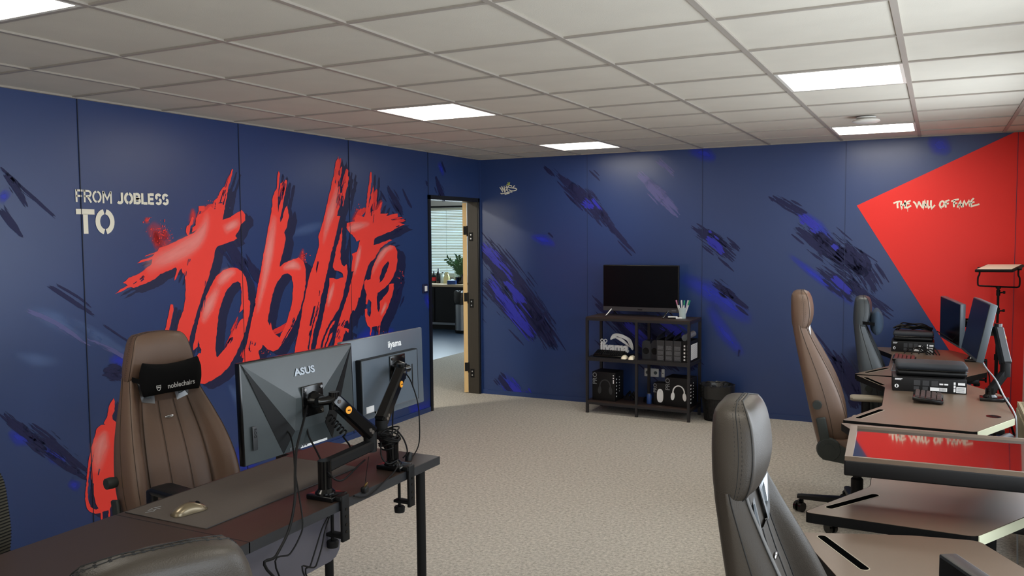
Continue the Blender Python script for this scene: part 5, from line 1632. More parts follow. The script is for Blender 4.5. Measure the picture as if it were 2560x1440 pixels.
# ------------------------------------------------------------------ soft light on its stand
LX, LY = 4.715, -.30
t = thing('light_stand', 'black tripod stand holding the flat video light by the red wall', 'light stand', (LX, LY, 0), radians(-18))
MB().cyl((0, 0, .02), (0, 0, .72), .0125, n=14).build('lower_pole', M['matte_black'], t)
MB().cyl((0, 0, .68), (0, 0, 1.235), .009, n=14).build('upper_pole', M['matte_black'], t)
for z, r_ in ((.70, .017), (1.06, .014), (1.20, .014)):
    m = MB().cyl((0, 0, z - .022), (0, 0, z + .022), r_, n=14)
    m.tube([(.01, -.006, z), (.036, -.012, z + .004)], .006, 8); m.rbox((.044, -.014, z + .005), (.016, .012, .022), .004)
    m.build('collar_knob', M['matte_black'], t)
for k in range(3):
    a_ = .5 + 2 * pi * k / 3
    l = MB().tube([(.012 * cos(a_), .012 * sin(a_), .50), (.165 * cos(a_), .165 * sin(a_), .012)], .0085, 8)
    l.tube([(.012 * cos(a_), .012 * sin(a_), .20), (.085 * cos(a_), .085 * sin(a_), .255)], .006, 6)
    lg = l.build('leg', M['matte_black'], t)
    MB().sphere((.165 * cos(a_), .165 * sin(a_), .011), .011).build('foot_cap', M['black_plastic'], lg)
b = MB().tube(crom([(-.135, .0, 1.385), (-.135, 0, 1.34), (-.145, 0, 1.315), (-.145, 0, 1.262), (-.135, 0, 1.250), (-.10, 0, 1.248), (0, 0, 1.246), (.10, 0, 1.246), (.13, 0, 1.247), (.143, 0, 1.262), (.143, 0, 1.315), (.133, 0, 1.34), (.133, 0, 1.385)], 4), .0065, 8)
b.cyl((0, 0, 1.232), (0, 0, 1.252), .018)
b.build('yoke', M['matte_black'], t)
t = thing('video_light', 'flat video light panel with a cream face tilted on the tripod stand', 'light', (LX + .003, LY, 1.388), radians(-18))
T = Matrix.Rotation(.10, 4, 'X') @ Matrix.Rotation(-.02, 4, 'Y')
MB().rbox((0, 0, 0), (.262, .30, .022), .006, T).build('housing', M['matte_black'], t)
MB().rbox((0, .002, .0115), (.236, .272, .003), .001, T).build('diffuser', M['light_panel'], t)
m = MB()
for sx in (-1, 1):
    m.cyl((sx * .131, 0, -.002), (sx * .152, 0, -.002), .012, n=12, T=T)
m.build('tilt_knob', M['black_plastic'], t)

# ------------------------------------------------------------------ shelf with the television
SX0, SX1, SYF, SYB = 1.368, 2.362, -.462, -.088
t = thing('shelf_unit', 'low dark steel and walnut shelf unit against the blue wall', 'shelf', ((SX0 + SX1) / 2, (SYF + SYB) / 2, 0), radians(-1.2))
hw, hd_2 = (SX1 - SX0) / 2, (SYB - SYF) / 2
for x in (-hw + .012, 0, hw - .012):
    for y in (-hd_2 + .012, hd_2 - .012):
        MB().b2((x - .012, y - .012, 0), (x + .012, y + .012, .895)).build('post', M['shelf_metal'], t)
for z in (.105, .515, .893):
    m = MB()
    for y in (-hd_2 + .012, hd_2 - .012):
        m.b2((-hw, y - .0115, z - .022), (hw, y + .0115, z + .0))
    for x in (-hw + .012, 0, hw - .012):
        m.b2((x - .0115, -hd_2 + .012, z - .022), (x + .0115, hd_2 - .012, z + .0))
    m.build('rail', M['shelf_metal'], t)
    MB().b2((-hw + .003, -hd_2 + .003, z), (hw - .003, hd_2 - .003, z + .012)).build('shelf_board', M['shelf_wood'] if z != .515 else M['shelf_metal'], t)
ZT, ZM_, ZL = .9055, .5275, .1175

t = thing('television', 'black flat television standing on the shelf unit', 'television', (1.833, -.255, ZT), 0)
MB().rbox((0, .008, .262), (.728, .034, .432), .006).build('housing', M['black_plastic'], t)
MB().b2((-.356, -.0105, .088), (.356, -.0085, .470)).build('screen', M['screen'], t)
m = MB().b2((-.362, -.011, .048), (.362, -.0085, .0865))
ch_ = m.build('lower_bezel', M['grey_plastic'], t)
ch_.data.materials[0] = P('dark_grey_bezel', rgb(58, 56, 58), .4)
MB().b2((-.022, -.013, .060), (.022, -.0105, .070)).build('maker_plate', M['card_black'], ch_)
MB().b2((.30, -.0125, .062), (.342, -.0105, .068)).build('sticker', M['print_dim'], ch_)
for x in (-.28, .265):
    m = MB()
    m.tube([(x, -.002, .062), (x - .018, -.10, .010), (x - .022, -.115, .006)], [.009, .008, .006], 8)
    m.tube([(x, .012, .062), (x + .012, .10, .008)], [.009, .006], 8)
    m.build('foot', M['chrome'], t)

t = thing('pen_cup', 'small clear pen cup with markers at the right end of the shelf top', 'pen cup', (2.235, -.27, ZT), 0)
MB().lathe([(.030, 0), (.034, .095), (.031, .095), (.028, .004)]).build('cup', M['bottle_clear'], t)
for k, (dx_, dy_, cap) in enumerate(((-.028, 0, 'pen_pink'), (-.008, .012, 'white_plastic'), (.010, -.008, 'pen_green'), (.032, .0, 'pen_green'), (-.018, -.012, 'gloss_black'), (.022, .012, 'white_plastic'))):
    q = thing('marker_pen', ['marker with pink cap in the pen cup', 'white marker standing in the pen cup', 'upright marker with green cap in the pen cup', 'leaning marker with green cap, rightmost in the pen cup', 'black marker in the pen cup', 'pale marker at the back of the pen cup'][k], 'marker', (2.235 + dx_ * .45, -.27 + dy_, ZT + .006), 0, 'markers in the pen cup')
    MB().tube([(0, 0, 0), (dx_ * 1.2, dy_ * .6, .115)], .0065, 10).build('barrel', M['white_plastic'], q)
    MB().tube([(dx_ * 1.2, dy_ * .6, .115), (dx_ * 1.65, dy_ * .8, .158)], .0072, 10).build('cap', M[cap], q)
t = thing('board_eraser', 'small black and white eraser lying by the pen cup on the shelf top', 'eraser', (2.165, -.34, ZT), radians(12))
MB().rbox((0, 0, .006), (.085, .04, .012), .003).build('felt', M['gloss_black'], t)
MB().rbox((0, 0, .0165), (.085, .04, .009), .003).build('grip', M['white_plastic'], t)
t = thing('marker_pen', 'short white marker lying at the foot of the pen cup', 'marker', (2.225, -.35, ZT), .3)
MB().tube([(-.028, 0, .008), (.028, .005, .008)], [.008, .007], 10).build('cap', M['white_plastic'], t)

# middle shelf
keyboard('black keyboard leaning at the front left of the middle shelf', (1.43, -.43, ZM_), radians(-2), .295, .115, 5, 15, M['black_plastic'], tilt=.28)
t = thing('letter_sign', 'white cut-out letter sign on the middle shelf behind the keyboard', 'sign', (1.585, -.27, ZM_), radians(-3))
T = frame((0.005, 0, .078), (1, 0, 0), (0, 0, 1))
sg = text_mb('iiyama', .120, T, bold=.0055, depth=.03, squeeze=.92)
sg.build('letters', M['white_plastic'], t)
m = MB()
for k in range(2):
    m.tube([(-.121 + k * .036 + .014 * cos(a), -.015, .138 + .014 * sin(a)) for a in [2 * pi * i / 14 for i in range(15)]], .0045, 6)
m.build('ring_dots', M['white_plastic'], t)
MB().b2((-.16, -.02, 0), (.16, .035, .012)).build('base', M['black_plastic'], t)
m = MB()
for k in range(4):
    m.tube(crom([(1.535, -.24, .682 - k * .003), (1.56 + .01 * k, -.235, .722 - k * .005), (1.62, -.24, .730 - k * .008), (1.69, -.235, .706 - k * .009), (1.735 - .006 * k, -.24, .676 - k * .010), (1.755 - .004 * k, -.235, .61 - k * .006), (1.735, -.22, .60), (1.63 - .02 * k, -.225, .690 + k * .002), (1.54, -.235, .680 - k * .002)], 5), .0048, 7)
o = m.build('white_cable', M['white_plastic'])
tag(o, 'coiled white cable draped over the letter sign', 'cable')
for k, x in enumerate((1.735, 1.808)):
    mouse(['white mouse, left of the two at the front of the middle shelf', 'white mouse, right of the two, against the middle post'][k], (x, -.415, ZM_), radians(96 - 6 * k), M['pale_plastic'], M['print_dim'], group='white mice on the middle shelf')
for k, (x, rz_) in enumerate(((1.925, .0), (2.012, -.12))):
    t = thing('desktop_speaker', ['dark speaker beside the middle post of the shelf', 'rounded dark speaker with blue lamp left of the open boxes'][k], 'speaker', (x, -.30, ZM_), rz_, 'speakers on the middle shelf')
    prof = [(-.045, 0), (-.045, .10), (-.040, .14), (-.025, .168), (0, .178), (.025, .168), (.040, .14), (.045, .10), (.045, 0)] if k else [(-.040, 0), (-.042, .13), (-.035, .162), (-.015, .17), (.015, .17), (.035, .162), (.042, .13), (.04, 0)]
    MB().prism(prof, -.06, .06, Matrix(((1, 0, 0, 0), (0, 0, 1, 0), (0, 1, 0, 0), (0, 0, 0, 1)))).build('cabinet', P('smoke_speaker_shell', rgb(46, 48, 52), .35), t)
    if k:
        MB().cyl((.028, -.0635, .095), (.028, -.060, .095), .009, n=14).build('blue_lamp', P('blue_indicator', rgb(60, 140, 230), .3, emis=(.1, .4, 1, 1), estr=.6), t)
    MB().lathe([(.030, 0), (.026, .003), (.008, .001)], (0, 0, 0), 24, Matrix(((1, 0, 0, -.004), (0, 0, -1, -.0605), (0, 1, 0, .075), (0, 0, 0, 1)))).build('driver', M['matte_black'], t)


def open_box(label, x, rz, white_side=False):
    t = thing('open_carton', label, 'box', (x, -.295, ZM_), rz, 'open black boxes on the middle shelf')
    w, d, h = .074, .255, .188
    c = MB()
    for lo, hi in (((-w / 2, -d / 2, 0), (w / 2, d / 2, .002)), ((-w / 2, -d / 2, 0), (w / 2, -d / 2 + .002, h)), ((-w / 2, d / 2 - .002, 0), (w / 2, d / 2, h)), ((-w / 2, -d / 2, 0), (-w / 2 + .002, d / 2, h)), ((w / 2 - .002, -d / 2, 0), (w / 2, d / 2, h))):
        c.b2(lo, hi)
    co = c.build('carton', M['card_black'], t)
    F = frame((0, -d / 2 - .0006, 0), (1, 0, 0), (0, 0, 1))
    if not white_side:
        MB().b2((-w / 2 + .001, .001, 0), (w / 2 - .001, h - .001, .0004), F).build('front_print', M['card_grey'], co)
        p = MB()
        for z in (.118, .072, .026):
            for r in range(5):
                u = -.028
                while u < .022:
                    g2 = random.uniform(.003, .008)
                    p.b2((u, z - .014 + r * .0072, .0004), (min(u + g2, .026), z - .0105 + r * .0072, .0007), F)
                    u += g2 + .0018
        p.build('text_blocks', M['print_dim'], co)
    else:
        p = MB()
        for k, z in enumerate((.145, .115, .082, .050, .020)):
            if k in (0, 1, 2):
                p.b2((-.022, z - .008, .0002), (-.008, z + .008, .0006), F)
            else:
                p.lathe([(.009, 0), (.009, .0006)], (0, 0, 0), 14, F @ Matrix.Translation((-.015, z, 0)))
            p.b2((.010, z - .012, .0002), (.017, z + .010, .0005), F)
        p.build('icons', M['print_white'], co)
        S = frame((w / 2 + .0006, 0, 0), (0, 1, 0), (0, 0, 1))
        lb = MB().b2((-.105, .018, 0), (.10, .155, .0006), S).build('white_label', M['print_white'], co)
        p = MB()
        for k in range(14):
            p.b2((-.095, .026 + k * .009, .0006), (.09, .0275 + k * .009, .0009), S)
        p.build('label_text', M['print_dim'], lb)
    f = MB()
    pts = crom([(-w / 2 + .002, 0, h), (-w / 2 - .004, 0, h + .018), (-w / 2 + .010, 0, h + .045), (-w / 2 + .030, 0, h + .062)], 4)
    f.loft([[Vector((p.x, yy, p.z + dz_)) for yy, dz_ in ((-d / 2 + .004, -.012), (d / 2 - .004, .012), (d / 2 - .004, .0135), (-d / 2 + .004, -.0105))] for p in pts], True, True, False)
    f.build('lid_flap', M['card_grey'], co)
    return t


for k in range(3):
    open_box(['open black box, leftmost of the upright row on the middle shelf', 'open black box in the centre of the upright row on the middle shelf', 'open black box with text blocks next to the icon box on the middle shelf'][k], 2.080 + k * .0775, radians(-1.2))
open_box('open black box with white icons and a white side label on the middle shelf', 2.3135, radians(-1.2), True)
t = thing('wrapped_device', 'silver film-wrapped device lying on the rightmost open box', 'device', (2.308, -.30, ZM_ + .188), radians(-4))
m = MB().tube([(0, -.12, .030), (0, .10, .045)], [.030, .030], 12)
m.build('wrapping', P('silver_film', rgb(150, 148, 146), .25, metal=.4, bump=.6, bscale=50), t)
MB().tube([(-.002, -.128, .030), (-.002, -.118, .030)], [.026, .030], 14).build('end_cap', M['grey_plastic'], t)


# lower shelf
def pro_box(label, loc, rz, w, h, d, pic, col, group):
    t = thing('headset_box' if pic == 'headset' else 'mouse_box', label, 'box', loc, rz, group)
    c = MB().rbox((0, 0, h / 2), (w, d, h), .0015).build('carton', M['card_black'], t)
    F = frame((0, -d / 2 - .0006, 0), (1, 0, 0), (0, 0, 1))
    T = frame((-w / 2 + w * .12, -d / 2 - .0006, h * .76), (0, 0, 1), (-1, 0, 0))
    text_mb('PRO', h * .22, T, bold=.0006).build('lettering', M['print_dim'], c)
    p = MB()
    if pic == 'headset':
        cx, cz, r = w * .06, h * .50, w * .255
        ring = [(cx + r * cos(a), cz + r * 1.12 * sin(a)) for a in [radians(-12 + 204 * i / 20) for i in range(21)]]
        inn = [(cx + r * .80 * cos(a), cz + r * .95 * sin(a)) for a in [radians(-12 + 204 * i / 20) for i in range(21)]]
        p.prism(ring + inn[::-1], 0, .0007, F)
        for s in (-1, 1):
            e = [(cx + s * (r * .93) + s * r * .30 * cos(a) * 1.0 - s * .05 * r * sin(a), cz - r * .62 + r * .62 * sin(a)) for a in [2 * pi * i / 20 for i in range(20)]]
            p.prism(e, .0001, .0010, F)
    else:
        e = []
        for i in range(28):
            a = 2 * pi * i / 28
            e.append((w * .04 + w * .27 * abs(cos(a)) ** .75 * (1 if cos(a) > 0 else -1), h * .42 + h * .31 * abs(sin(a)) ** .8 * (1 if sin(a) > 0 else -1)))
        p.prism(e, 0, .0008, F)
    po = p.build('product_picture', col, c)
    if pic == 'mouse':
        MB().b2((w * .03, h * .58, .0008), (w * .05, h * .66, .0012), F).build('picture_wheel', M['grey_plastic'], po)
    q = MB()
    for k in range(3 if pic == 'headset' else 0):
        if k < 2:
            q.lathe([(.006, 0), (.006, .0006)], (0, 0, 0), 12, F @ Matrix.Translation((w * .42, h * (.90 - .09 * k), 0)))
        else:
            q.b2((w * .40, h * .62, 0), (w * .44, h * .75, .0005), F)
    S = frame((w / 2 + .0006, 0, 0), (0, 1, 0), (0, 0, 1))
    for k in range(6):
        q.b2((-d * .40, h * (.14 + .12 * k), 0), (-d * .30, h * (.19 + .12 * k), .0006), S)
        q.b2((-d * .05, h * (.30 + .10 * k), 0), (d * .02, h * (.33 + .10 * k), .0006), S)
    q.build('small_print', M['print_white'], c)
    return t


pro_box('black PRO headset box with a dark headset picture, left end of the lower shelf', (1.530, -.30, ZL), radians(-3), .232, .268, .20, 'headset', M['print_dark'], 'headset boxes on the lower shelf')
pro_box('black PRO headset box with a white headset picture, right end of the lower shelf', (2.235, -.31, ZL), radians(-4), .232, .262, .20, 'headset', M['white_plastic'], 'headset boxes on the lower shelf')
pro_box('small black PRO mouse box with a white mouse picture on the lower shelf', (2.060, -.33, ZL), radians(-3), .112, .200, .10, 'mouse', M['white_plastic'], None)
c_ = MB()
for k in range(9):
    c_.tube(crom([(1.69 + .012 * k, -.30 + .02 * sin(k * 2), ZL + .006), (1.71 + .01 * k, -.28, ZL + .05 + .012 * (k % 4)), (1.74 + .008 * k, -.30, ZL + .07 - .006 * k), (1.79, -.32 + .01 * (k % 3), ZL + .03 + .004 * k), (1.81 - .004 * k, -.28, ZL + .007)], 5), .005, 6)
o = c_.build('cable_bundle', M['cable'])
tag(o, 'heap of black cables on the lower shelf beside the left headset box', 'cables')
t = thing('drink_can', 'small blue can standing on the lower shelf right of the middle post', 'can', (1.955, -.37, ZL), 0)
MB().lathe([(.020, 0), (.023, .006), (.023, .080), (.018, .090), (.018, .092)]).build('body', M['blue_pack'], t)
MB().lathe([(.0175, .092), (.0175, .096), (.012, .0965)]).build('lid', M['steel'], t)
t = thing('cable_coil', 'low dark coil of cable behind the blue can on the lower shelf', 'cable', (1.91, -.27, ZL), 0)
m = MB()
for k in range(4):
    m.tube([(.035 * cos(a) * (1 - .05 * k), .05 * sin(a), .006 + .009 * k) for a in [2 * pi * i / 20 for i in range(21)]], .005, 6)
m.build('windings', M['cable'], t)
for k, (x0, x1, lab) in enumerate(((1.795, 1.935, 'wide white wall socket plate seen behind the shelf unit'), (1.963, 1.992, 'narrow white wall socket plate behind the shelf unit'))):
    t = thing('wall_socket', lab, 'socket', ((x0 + x1) / 2, 0, .345), 0, 'wall sockets')
    MB().rbox((0, -.006, 0), (x1 - x0, .012, .078), .003).build('plate', M['white_plastic'], t)
    m = MB()
    for q in ((-.04, .04) if k == 0 else (0,)):
        m.cyl((q, -.0135, 0), (q, -.012, 0), .017 if k == 0 else .006, n=16)
    m.build('socket_hole', M['grey_plastic'], t)

# ------------------------------------------------------------------ waste bin
t = thing('waste_bin', 'black wire mesh waste bin with bin liner beside the shelf unit', 'bin', (2.545, -.235, 0), 0)
H, R0, R1 = .315, .112, .146
m = MB()
for k in range(26):
    z = .012 + (H - .02) * k / 25
    r = R0 + (R1 - R0) * z / H
    m.tube([(r * cos(a), r * sin(a), z) for a in [2 * pi * i / 40 for i in range(41)]], .0014, 4, False)
for k in range(56):
    a = 2 * pi * k / 56
    m.tube([(R0 * cos(a), R0 * sin(a), .006), (R1 * cos(a), R1 * sin(a), H - .008)], .0014, 4, False)
m.build('mesh_wall', M['wire_mesh'], t)
m = MB().lathe([(R0 + .003, 0), (R0 + .003, .010), (.02, .010)], n=40)
m.build('bottom', M['matte_black'], t)
m = MB().tube([((R1 + .002) * cos(a), (R1 + .002) * sin(a), H - .004) for a in [2 * pi * i / 48 for i in range(49)]], .006, 8, False)
m.build('rim', M['matte_black'], t)
m = MB()
rings = []
for z, r, n_ in ((.02, .104, .002), (.12, .112, .004), (.22, .124, .005), (.30, .138, .004), (.322, .146, .004), (.318, .157, .005), (.285, .156, .004), (.24, .152, .005), (.205, .149, .003)):
    rings.append([((r + random.uniform(-n_, n_)) * cos(2 * pi * i / 48), (r + random.uniform(-n_, n_)) * sin(2 * pi * i / 48), z + random.uniform(-n_, n_) * 1.5 + (.004 * sin(i * 1.1) if z == .205 else 0)) for i in range(48)])
m.loft(rings, True, False)
m.build('liner', M['bag'], t)
t = thing('crumpled_film', 'crumpled dark film stuffed in the waste bin', 'rubbish', (2.545, -.235, .26), 0)
m = MB()
for k in range(16):
    a, r = random.uniform(0, 6.28), random.uniform(.02, .10)
    p = Vector((r * cos(a), r * sin(a), random.uniform(.0, .045)))
    v = [p + Vector((random.uniform(-.04, .04), random.uniform(-.04, .04), random.uniform(-.02, .035))) for _ in range(4)]
    m.add(v, [(0, 1, 2), (0, 2, 3), (0, 3, 1), (1, 3, 2)])
m.build('film', P('crumpled_film', rgb(70, 72, 74), .2), t)

# ------------------------------------------------------------------ cables of the left table
def hang(name, label, pts, r=.0035, mat='cable', cat='cable', group='cables of the left table'):
    o = MB().tube(crom(pts, 6), r, 8).build(name, M[mat])
    tag(o, label, cat, group)
    return o


hang('power_cable', 'thick black cable hanging from the faceted monitor down past the table edge', [at(768, 1015, 0, 2.195), at(757, 1060, 0, 2.25), at(742, 1120, 0, 2.33), at(738, 1180, 0, 2.40), at(737, 1250, 0, 2.450), at(722, 1325, 0, 2.462), at(690, 1390, 0, 2.47), at(668, 1425, 0, 2.475), (2.49, -5.62, .36), (2.48, -5.60, .02)], .0046)
hang('video_cable', 'thin black cable from the faceted monitor port over the table edge', [at(698, 1072, 0, 2.165), at(722, 1082, 0, 2.19), at(733, 1120, 0, 2.25), at(738, 1180, 0, 2.33), at(748, 1240, 0, 2.41), at(757, 1310, 0, 2.446), at(748, 1345, 0, 2.452), at(725, 1385, 0, 2.46), at(690, 1420, 0, 2.47), (2.47, -5.66, .30), (2.46, -5.7, .015)], .0028)
hang('arm_cable', 'black cable looping from the left arm head down under its pole', [at(766, 1060, 0, 2.18), at(772, 1090, 0, 2.20), at(790, 1125, 0, 2.24), at(810, 1165, 0, 2.30), at(828, 1190, 0, 2.42), at(848, 1202, 0, 2.43), at(868, 1192, 0, 2.40), at(895, 1165, 0, 2.36), at(912, 1150, 0, 2.325)], .0035)
hang('plug_lead', 'thin lead with a small plug dangling from the left arm elbow', [at(922, 1142, 0, 2.335), at(918, 1170, 0, 2.36), at(914, 1200, 0, 2.40), at(912, 1220, 0, 2.432)], .0016)
p_ = at(912, 1224, 0, 2.440)
t = thing('power_plug', 'small black plug with two pale pins lying at the table edge', 'plug', p_, radians(10), 'plugs on the left table')
MB().rbox((0, 0, 0), (.022, .030, .024), .005).build('body', M['black_plastic'], t)
m = MB()
for y in (-.006, .006):
    m.tube([(.0, y, .010), (.008, y, .026)], .002, 6)
m.build('pin', M['brass'], t)
hang('loop_cable', 'grey black cable from the far clamp sagging below the table edge', [at(996, 1163, 0, 2.40), at(985, 1180, 0, 2.425), at(960, 1205, 0, 2.446), at(935, 1230, 0, 2.450), at(915, 1243, 0, 2.450), at(885, 1240, 0, 2.448)], .0030)
hang('screen_cable', 'thin black cable arching from the silver monitor to the far clamp', [at(1012, 930, 0, 2.18), at(1028, 955, 0, 2.22), at(1045, 1010, 0, 2.26), at(1049, 1070, 0, 2.29), at(1047, 1110, 0, 2.31), at(1036, 1135, 0, 2.33), at(1024, 1146, 0, 2.345)], .0028)
p_ = at(1020, 1148, 0, 2.35)
t = thing('power_plug', 'black mains plug with pale pins tied to the far clamp', 'plug', p_, radians(-30), 'plugs on the left table')
MB().tube([(0, .012, .028), (0, .004, .008), (0, 0, -.016)], [.008, .016, .014], 12).build('body', M['black_plastic'], t)
m = MB()
for y in (-.006, .006):
    m.tube([(.004, y, -.016), (.010, y - .006, -.034)], .0022, 6)
m.build('pin', M['brass'], t)
m = MB()
for k in range(8):
    cz = .845 + .007 * k + .004 * sin(k * 2)
    m.tube([(2.345 + (.034 + .006 * (k % 3)) * cos(a), -5.035 + (.036 + .005 * (k % 2)) * sin(a), cz + .014 * sin(a + k)) for a in [2 * pi * i / 22 for i in range(23)]], .0032, 6)
m.tube(crom([(2.375, -5.02, .90), (2.392, -5.0, .86), (2.40, -4.99, .81), (2.385, -5.0, .785)], 5), .0032, 6)
m.tube(crom([(2.33, -5.07, .86), (2.345, -5.09, .81), (2.37, -5.08, .78), (2.39, -5.04, .79)], 5), .0032, 6)
o = m.build('cable_coil', M['cable'])
tag(o, 'black cable wound round the pole of the far monitor arm', 'cable')
hang('upright_cable', 'black cable dropping along the steep far arm', [at(985, 1010, 0, 2.20), at(982, 1040, 0, 2.24), at(981, 1080, 0, 2.29), at(980, 1105, 0, 2.335)], .0034)
hang('label_cable', 'short black cable leaving the lower left of the silver monitor', [at(928, 1015, 0, 2.12), at(938, 1030, 0, 2.14), at(948, 1045, 0, 2.19), at(958, 1070, 0, 2.26)], .0034)
m = MB()
ax0, ax1 = at(822, 1040, 0, 2.26), at(862, 1085, 0, 2.29)
d_ = (ax1 - ax0)
u_ = d_.normalized().orthogonal().normalized(); v_ = d_.normalized().cross(u_)
m.tube([ax0 + d_ * (i / 60) + (u_ * cos(i * .62) + v_ * sin(i * .62)) * .012 for i in range(61)] + [at(872, 1110, 0, 2.27), at(886, 1140, 0, 2.2), (2.05, -4.98, .757)], .0034, 7)
o = m.build('coiled_cable', M['cable'])
tag(o, 'coiled black cable clinging to the underside of the left spring arm', 'cable', 'cables of the left table')
hang('floor_cable', 'pair of thin cables running from the near clamp down to the carpet', [at(822, 1290, 0, 2.43), at(806, 1320, 0, 2.45), at(790, 1370, 0, 2.47), at(776, 1415, 0, 2.48), at(765, 1450, 0, 2.5), (2.52, -5.45, .03), (2.6, -5.5, .006)], .0028)
hang('floor_cable', 'second thin cable falling from the near clamp to the carpet', [at(824, 1292, 0, 2.43), at(812, 1330, 0, 2.45), at(804, 1370, 0, 2.46), at(790, 1415, 0, 2.47), at(772, 1455, 0, 2.49), (2.50, -5.40, .04), (2.6, -5.42, .006)], .0028)
m = MB()
for k in range(4):
    m.tube(crom([(2.49 + .02 * k, -5.72, .36 - .02 * k), (2.53, -5.68 + .02 * k, .32 - .03 * k), (2.55 - .01 * k, -5.62, .35 - .02 * k), (2.51, -5.60, .40 - .03 * k), (2.48, -5.66, .38 - .03 * k)], 5), .0026, 6)
o = m.build('cable_tangle', M['cable'])
tag(o, 'small tangle of thin cable hanging below the table beside the dark headrest', 'cable', 'cables of the left table')

# ------------------------------------------------------------------ the room next door
w = MB().b2((NX - .1, NY0 - .1, 0), (NX, NY1 + .1, RZ + .1))
struct(w.build('wall_next_left', M['white_wall']))
struct(MB().b2((NX, NY0 - .1, 0), (-.12, NY0, RZ + .1)).build('wall_next_front', M['white_wall']))
struct(MB().b2((-.12, .12, 0), (0.0, NY1 + .1, RZ + .1)).build('wall_next_right', M['white_wall']))
struct(MB().b2((NX, NY0, RZ), (-.12, NY1 + .1, RZ + .06)).build('ceiling_next_room', M['white_wall']))
w = MB()
WX0, WX1, WZ0, WZ1 = -4.6, -2.2, .92, 2.17
w.b2((NX, NY1, 0), (WX0, NY1 + .12, RZ)); w.b2((WX1, NY1, 0), (0, NY1 + .12, RZ)); w.b2((WX0, NY1, 0), (WX1, NY1 + .12, WZ0)); w.b2((WX0, NY1, WZ1), (WX1, NY1 + .12, RZ))
struct(w.build('wall_next_back', M['white_wall']))
f = MB()
for lo, hi in (((WX0, WZ0), (WX1, WZ0 + .05)), ((WX0, WZ1 - .05), (WX1, WZ1)), ((WX0, WZ0), (WX0 + .05, WZ1)), ((WX1 - .05, WZ0), (WX1, WZ1)), ((-3.43, WZ0), (-3.37, WZ1))):
    f.b2((lo[0], NY1 + .04, lo[1]), (hi[0], NY1 + .10, hi[1]))
o = struct(f.build('window_4', M['white_plastic']))
MB().b2((WX0, NY1 + .06, WZ0), (WX1, NY1 + .07, WZ1)).build('window_pane', M['pane'], o)
t = thing('venetian_blind', 'closed pale venetian blind over the window of the next room', 'blind', (0, NY1 - .03, 0), 0)
MB().b2((WX0 - .05, -.03, WZ1 + .0), (WX1 + .05, .025, WZ1 + .03)).build('head_rail', M['matte_black'], t)
m = MB()
nsl = 44
for k in range(nsl):
    z = WZ1 - .02 - (WZ1 - WZ0 + .02) * k / nsl
    m.loft([[(x, -.010, z - .011), (x, .006, z + .007), (x, .0065, z + .0055), (x, -.0095, z - .0125)] for x in (WX0 - .04, WX1 + .04)], True, True, False)
m.build('slats', M['blind'], t)
m = MB()
for x in (-3.05, -3.75):
    m.tube([(x, -.016, WZ1), (x, -.016, WZ0)], .003, 6)
m.build('ladder_cord', M['blind'], t)

CY = 5.0
ZC = .800
t = thing('counter_unit', 'black fronted counter with a pale top in the next room', 'counter', (-3.4, CY, 0), 0)
MB().b2((-1.5, 0, .10), (1.0, .58, ZC - .04)).build('cabinet', M['counter_front'], t)
MB().b2((-1.5, .05, 0), (1.0, .56, .10)).build('plinth', M['counter_front'], t)
MB().b2((-1.52, -.025, ZC - .04), (1.02, .60, ZC)).build('worktop', M['counter'], t)
MB().b2((-.45, -.006, .085), (.30, .0, .125)).build('kick_rail', M['steel'], t)
for k in range(4):
    MB().b2((-1.48 + .62 * k, -.018, .14), (-.90 + .62 * k, -.001, ZC - .06)).build('door', M['counter_front'], t)
p = at(1157, 722, 1, 4.72)
t = thing('waste_bin', 'steel pedal bin with black liner in front of the next-room counter', 'bin', (p.x, 4.72, 0), 0)
MB().lathe([(.135, 0), (.140, .03), (.140, .05)]).build('base_ring', M['black_plastic'], t)
MB().lathe([(.136, .05), (.136, .56), (.13, .565)], n=36).build('body', M['steel'], t)
m = MB(); rings = []
for z, r in ((.70, .10), (.715, .13), (.69, .152), (.62, .160), (.55, .165), (.50, .158)):
    rings.append([((r + random.uniform(-.008, .008)) * cos(2 * pi * i / 30), (r + random.uniform(-.008, .008)) * sin(2 * pi * i / 30), z + random.uniform(-.014, .014)) for i in range(30)])
m.loft(rings); m.build('liner', M['bag'], t)
t = thing('potted_plant', 'green leafy plant in a dark pot on the next-room counter', 'plant', (at(1151, 706, 1, 5.2).x, 5.2, ZC), 0)
MB().lathe([(.055, 0), (.085, .02), (.095, .10), (.10, .125), (.088, .125), (.085, .105)]).build('pot', M['gloss_black'], t)
MB().lathe([(.086, .104), (.05, .112), (.005, .113)]).build('soil', M['soil'], t)
m, lf = MB(), MB()
for k in range(13):
    a = 2.399 * k; L = random.uniform(.22, .42); sp = random.uniform(.08, .30)
    tip = Vector((sp * cos(a) * 1.25, sp * sin(a) * .6, .11 + L))
    path = crom([(0, 0, .10), (tip.x * .25, tip.y * .25, .11 + L * .55), tuple(tip)], 6)
    m.tube(path, .004, 5)
    for q in range(3, len(path)):
        for s in (-1, 1):
            d = (path[q] - path[q - 1]).normalized()
            sd = d.cross(Vector((0, 1, .2))).normalized() * s
            ln = random.uniform(.06, .10)
            o_, e_ = path[q], path[q] + (sd * .8 + d * .5 + Vector((0, 0, random.uniform(-.3, .3)))).normalized() * ln
            w_ = (e_ - o_).cross(Vector((.2, 1, .3))).normalized() * .016
            mid = o_.lerp(e_, .5)
            lf.add([o_, mid + w_ + Vector((0, -.004, 0)), e_, mid - w_ + Vector((0, .004, 0))], [(0, 1, 2), (0, 2, 3)])
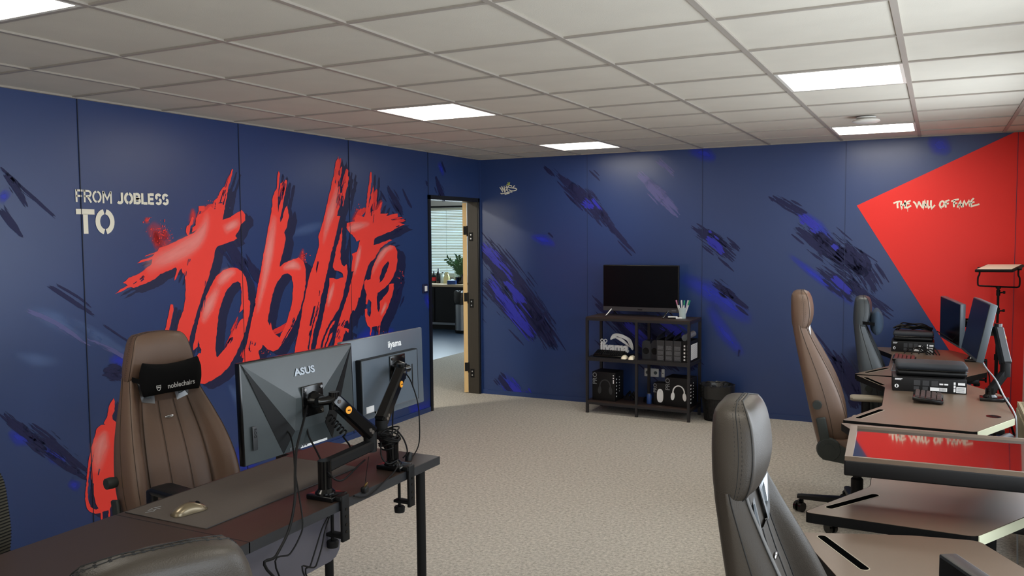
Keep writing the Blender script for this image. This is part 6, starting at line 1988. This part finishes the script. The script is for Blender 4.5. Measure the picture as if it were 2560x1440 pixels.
m.build('stem', M['leaf'], t); lf.build('leaves', M['leaf'], t)
BT_ = [(1085, 'bottle_dark', .22, .040, 'dark bottle with red label, first from the left on the next-room counter', 'label_red'), (1096, 'bottle_dark', .27, .038, 'tall dark bottle, second from the left on the next-room counter', None), (1107, 'bottle_clear', .20, .042, 'clear bottle, third from the left on the next-room counter', None),
       (1131, 'bottle_clear', .10, .040, 'short clear jar left of the potted plant', None), (1142, 'bottle_clear', .34, .045, 'pale tall bottle behind the plant stem at its left', None), (1157, 'bottle_dark', .30, .038, 'dark bottle behind the plant stem at its right', None), (1165, 'bottle_dark', .20, .038, 'dark bottle right of the potted plant by the door edge', None)]
for px_, mt_, hh, rr, lab, lb_ in BT_:
    yy = 5.30 if px_ not in (1142, 1157) else 5.42
    t = thing('bottle', lab, 'bottle', (at(px_, 708, 1, yy).x, yy, ZC), 0, 'bottles on the next-room counter')
    MB().lathe([(rr * .96, 0), (rr, .01), (rr, hh * .58), (rr * .75, hh * .70), (rr * .36, hh * .82), (rr * .34, hh * .94)], n=18).build('body', M[mt_], t)
    MB().lathe([(rr * .42, hh * .93), (rr * .42, hh), (rr * .3, hh)], n=14).build('cap', M['black_plastic'], t)
    if lb_:
        MB().lathe([(rr * 1.02, hh * .2), (rr * 1.02, hh * .5)], n=18, cap=False).build('label', M[lb_], t)
t = thing('snack_bag', 'yellow paper bag standing on the next-room counter left of the plant', 'bag', (at(1117, 708, 1, 5.25).x, 5.25, ZC), 0)
m = MB().loft([[(x * k, y * k2, z) for x, y in ((-.05, -.03), (.05, -.03), (.05, .03), (-.05, .03))] for z, k, k2 in ((0, 1, 1), (.11, 1, .9), (.15, .8, .5), (.175, .45, .35), (.20, .8, .15))], True, True, False)
m.build('bag', M['bottle_yellow'], t)
t = thing('snack_box', 'small blue packet lying on the next-room counter before the plant', 'packet', (at(1130, 708, 1, 5.06).x, 5.06, ZC), .2)
MB().rbox((0, 0, .035), (.16, .07, .07), .004).build('packet', M['blue_pack'], t)
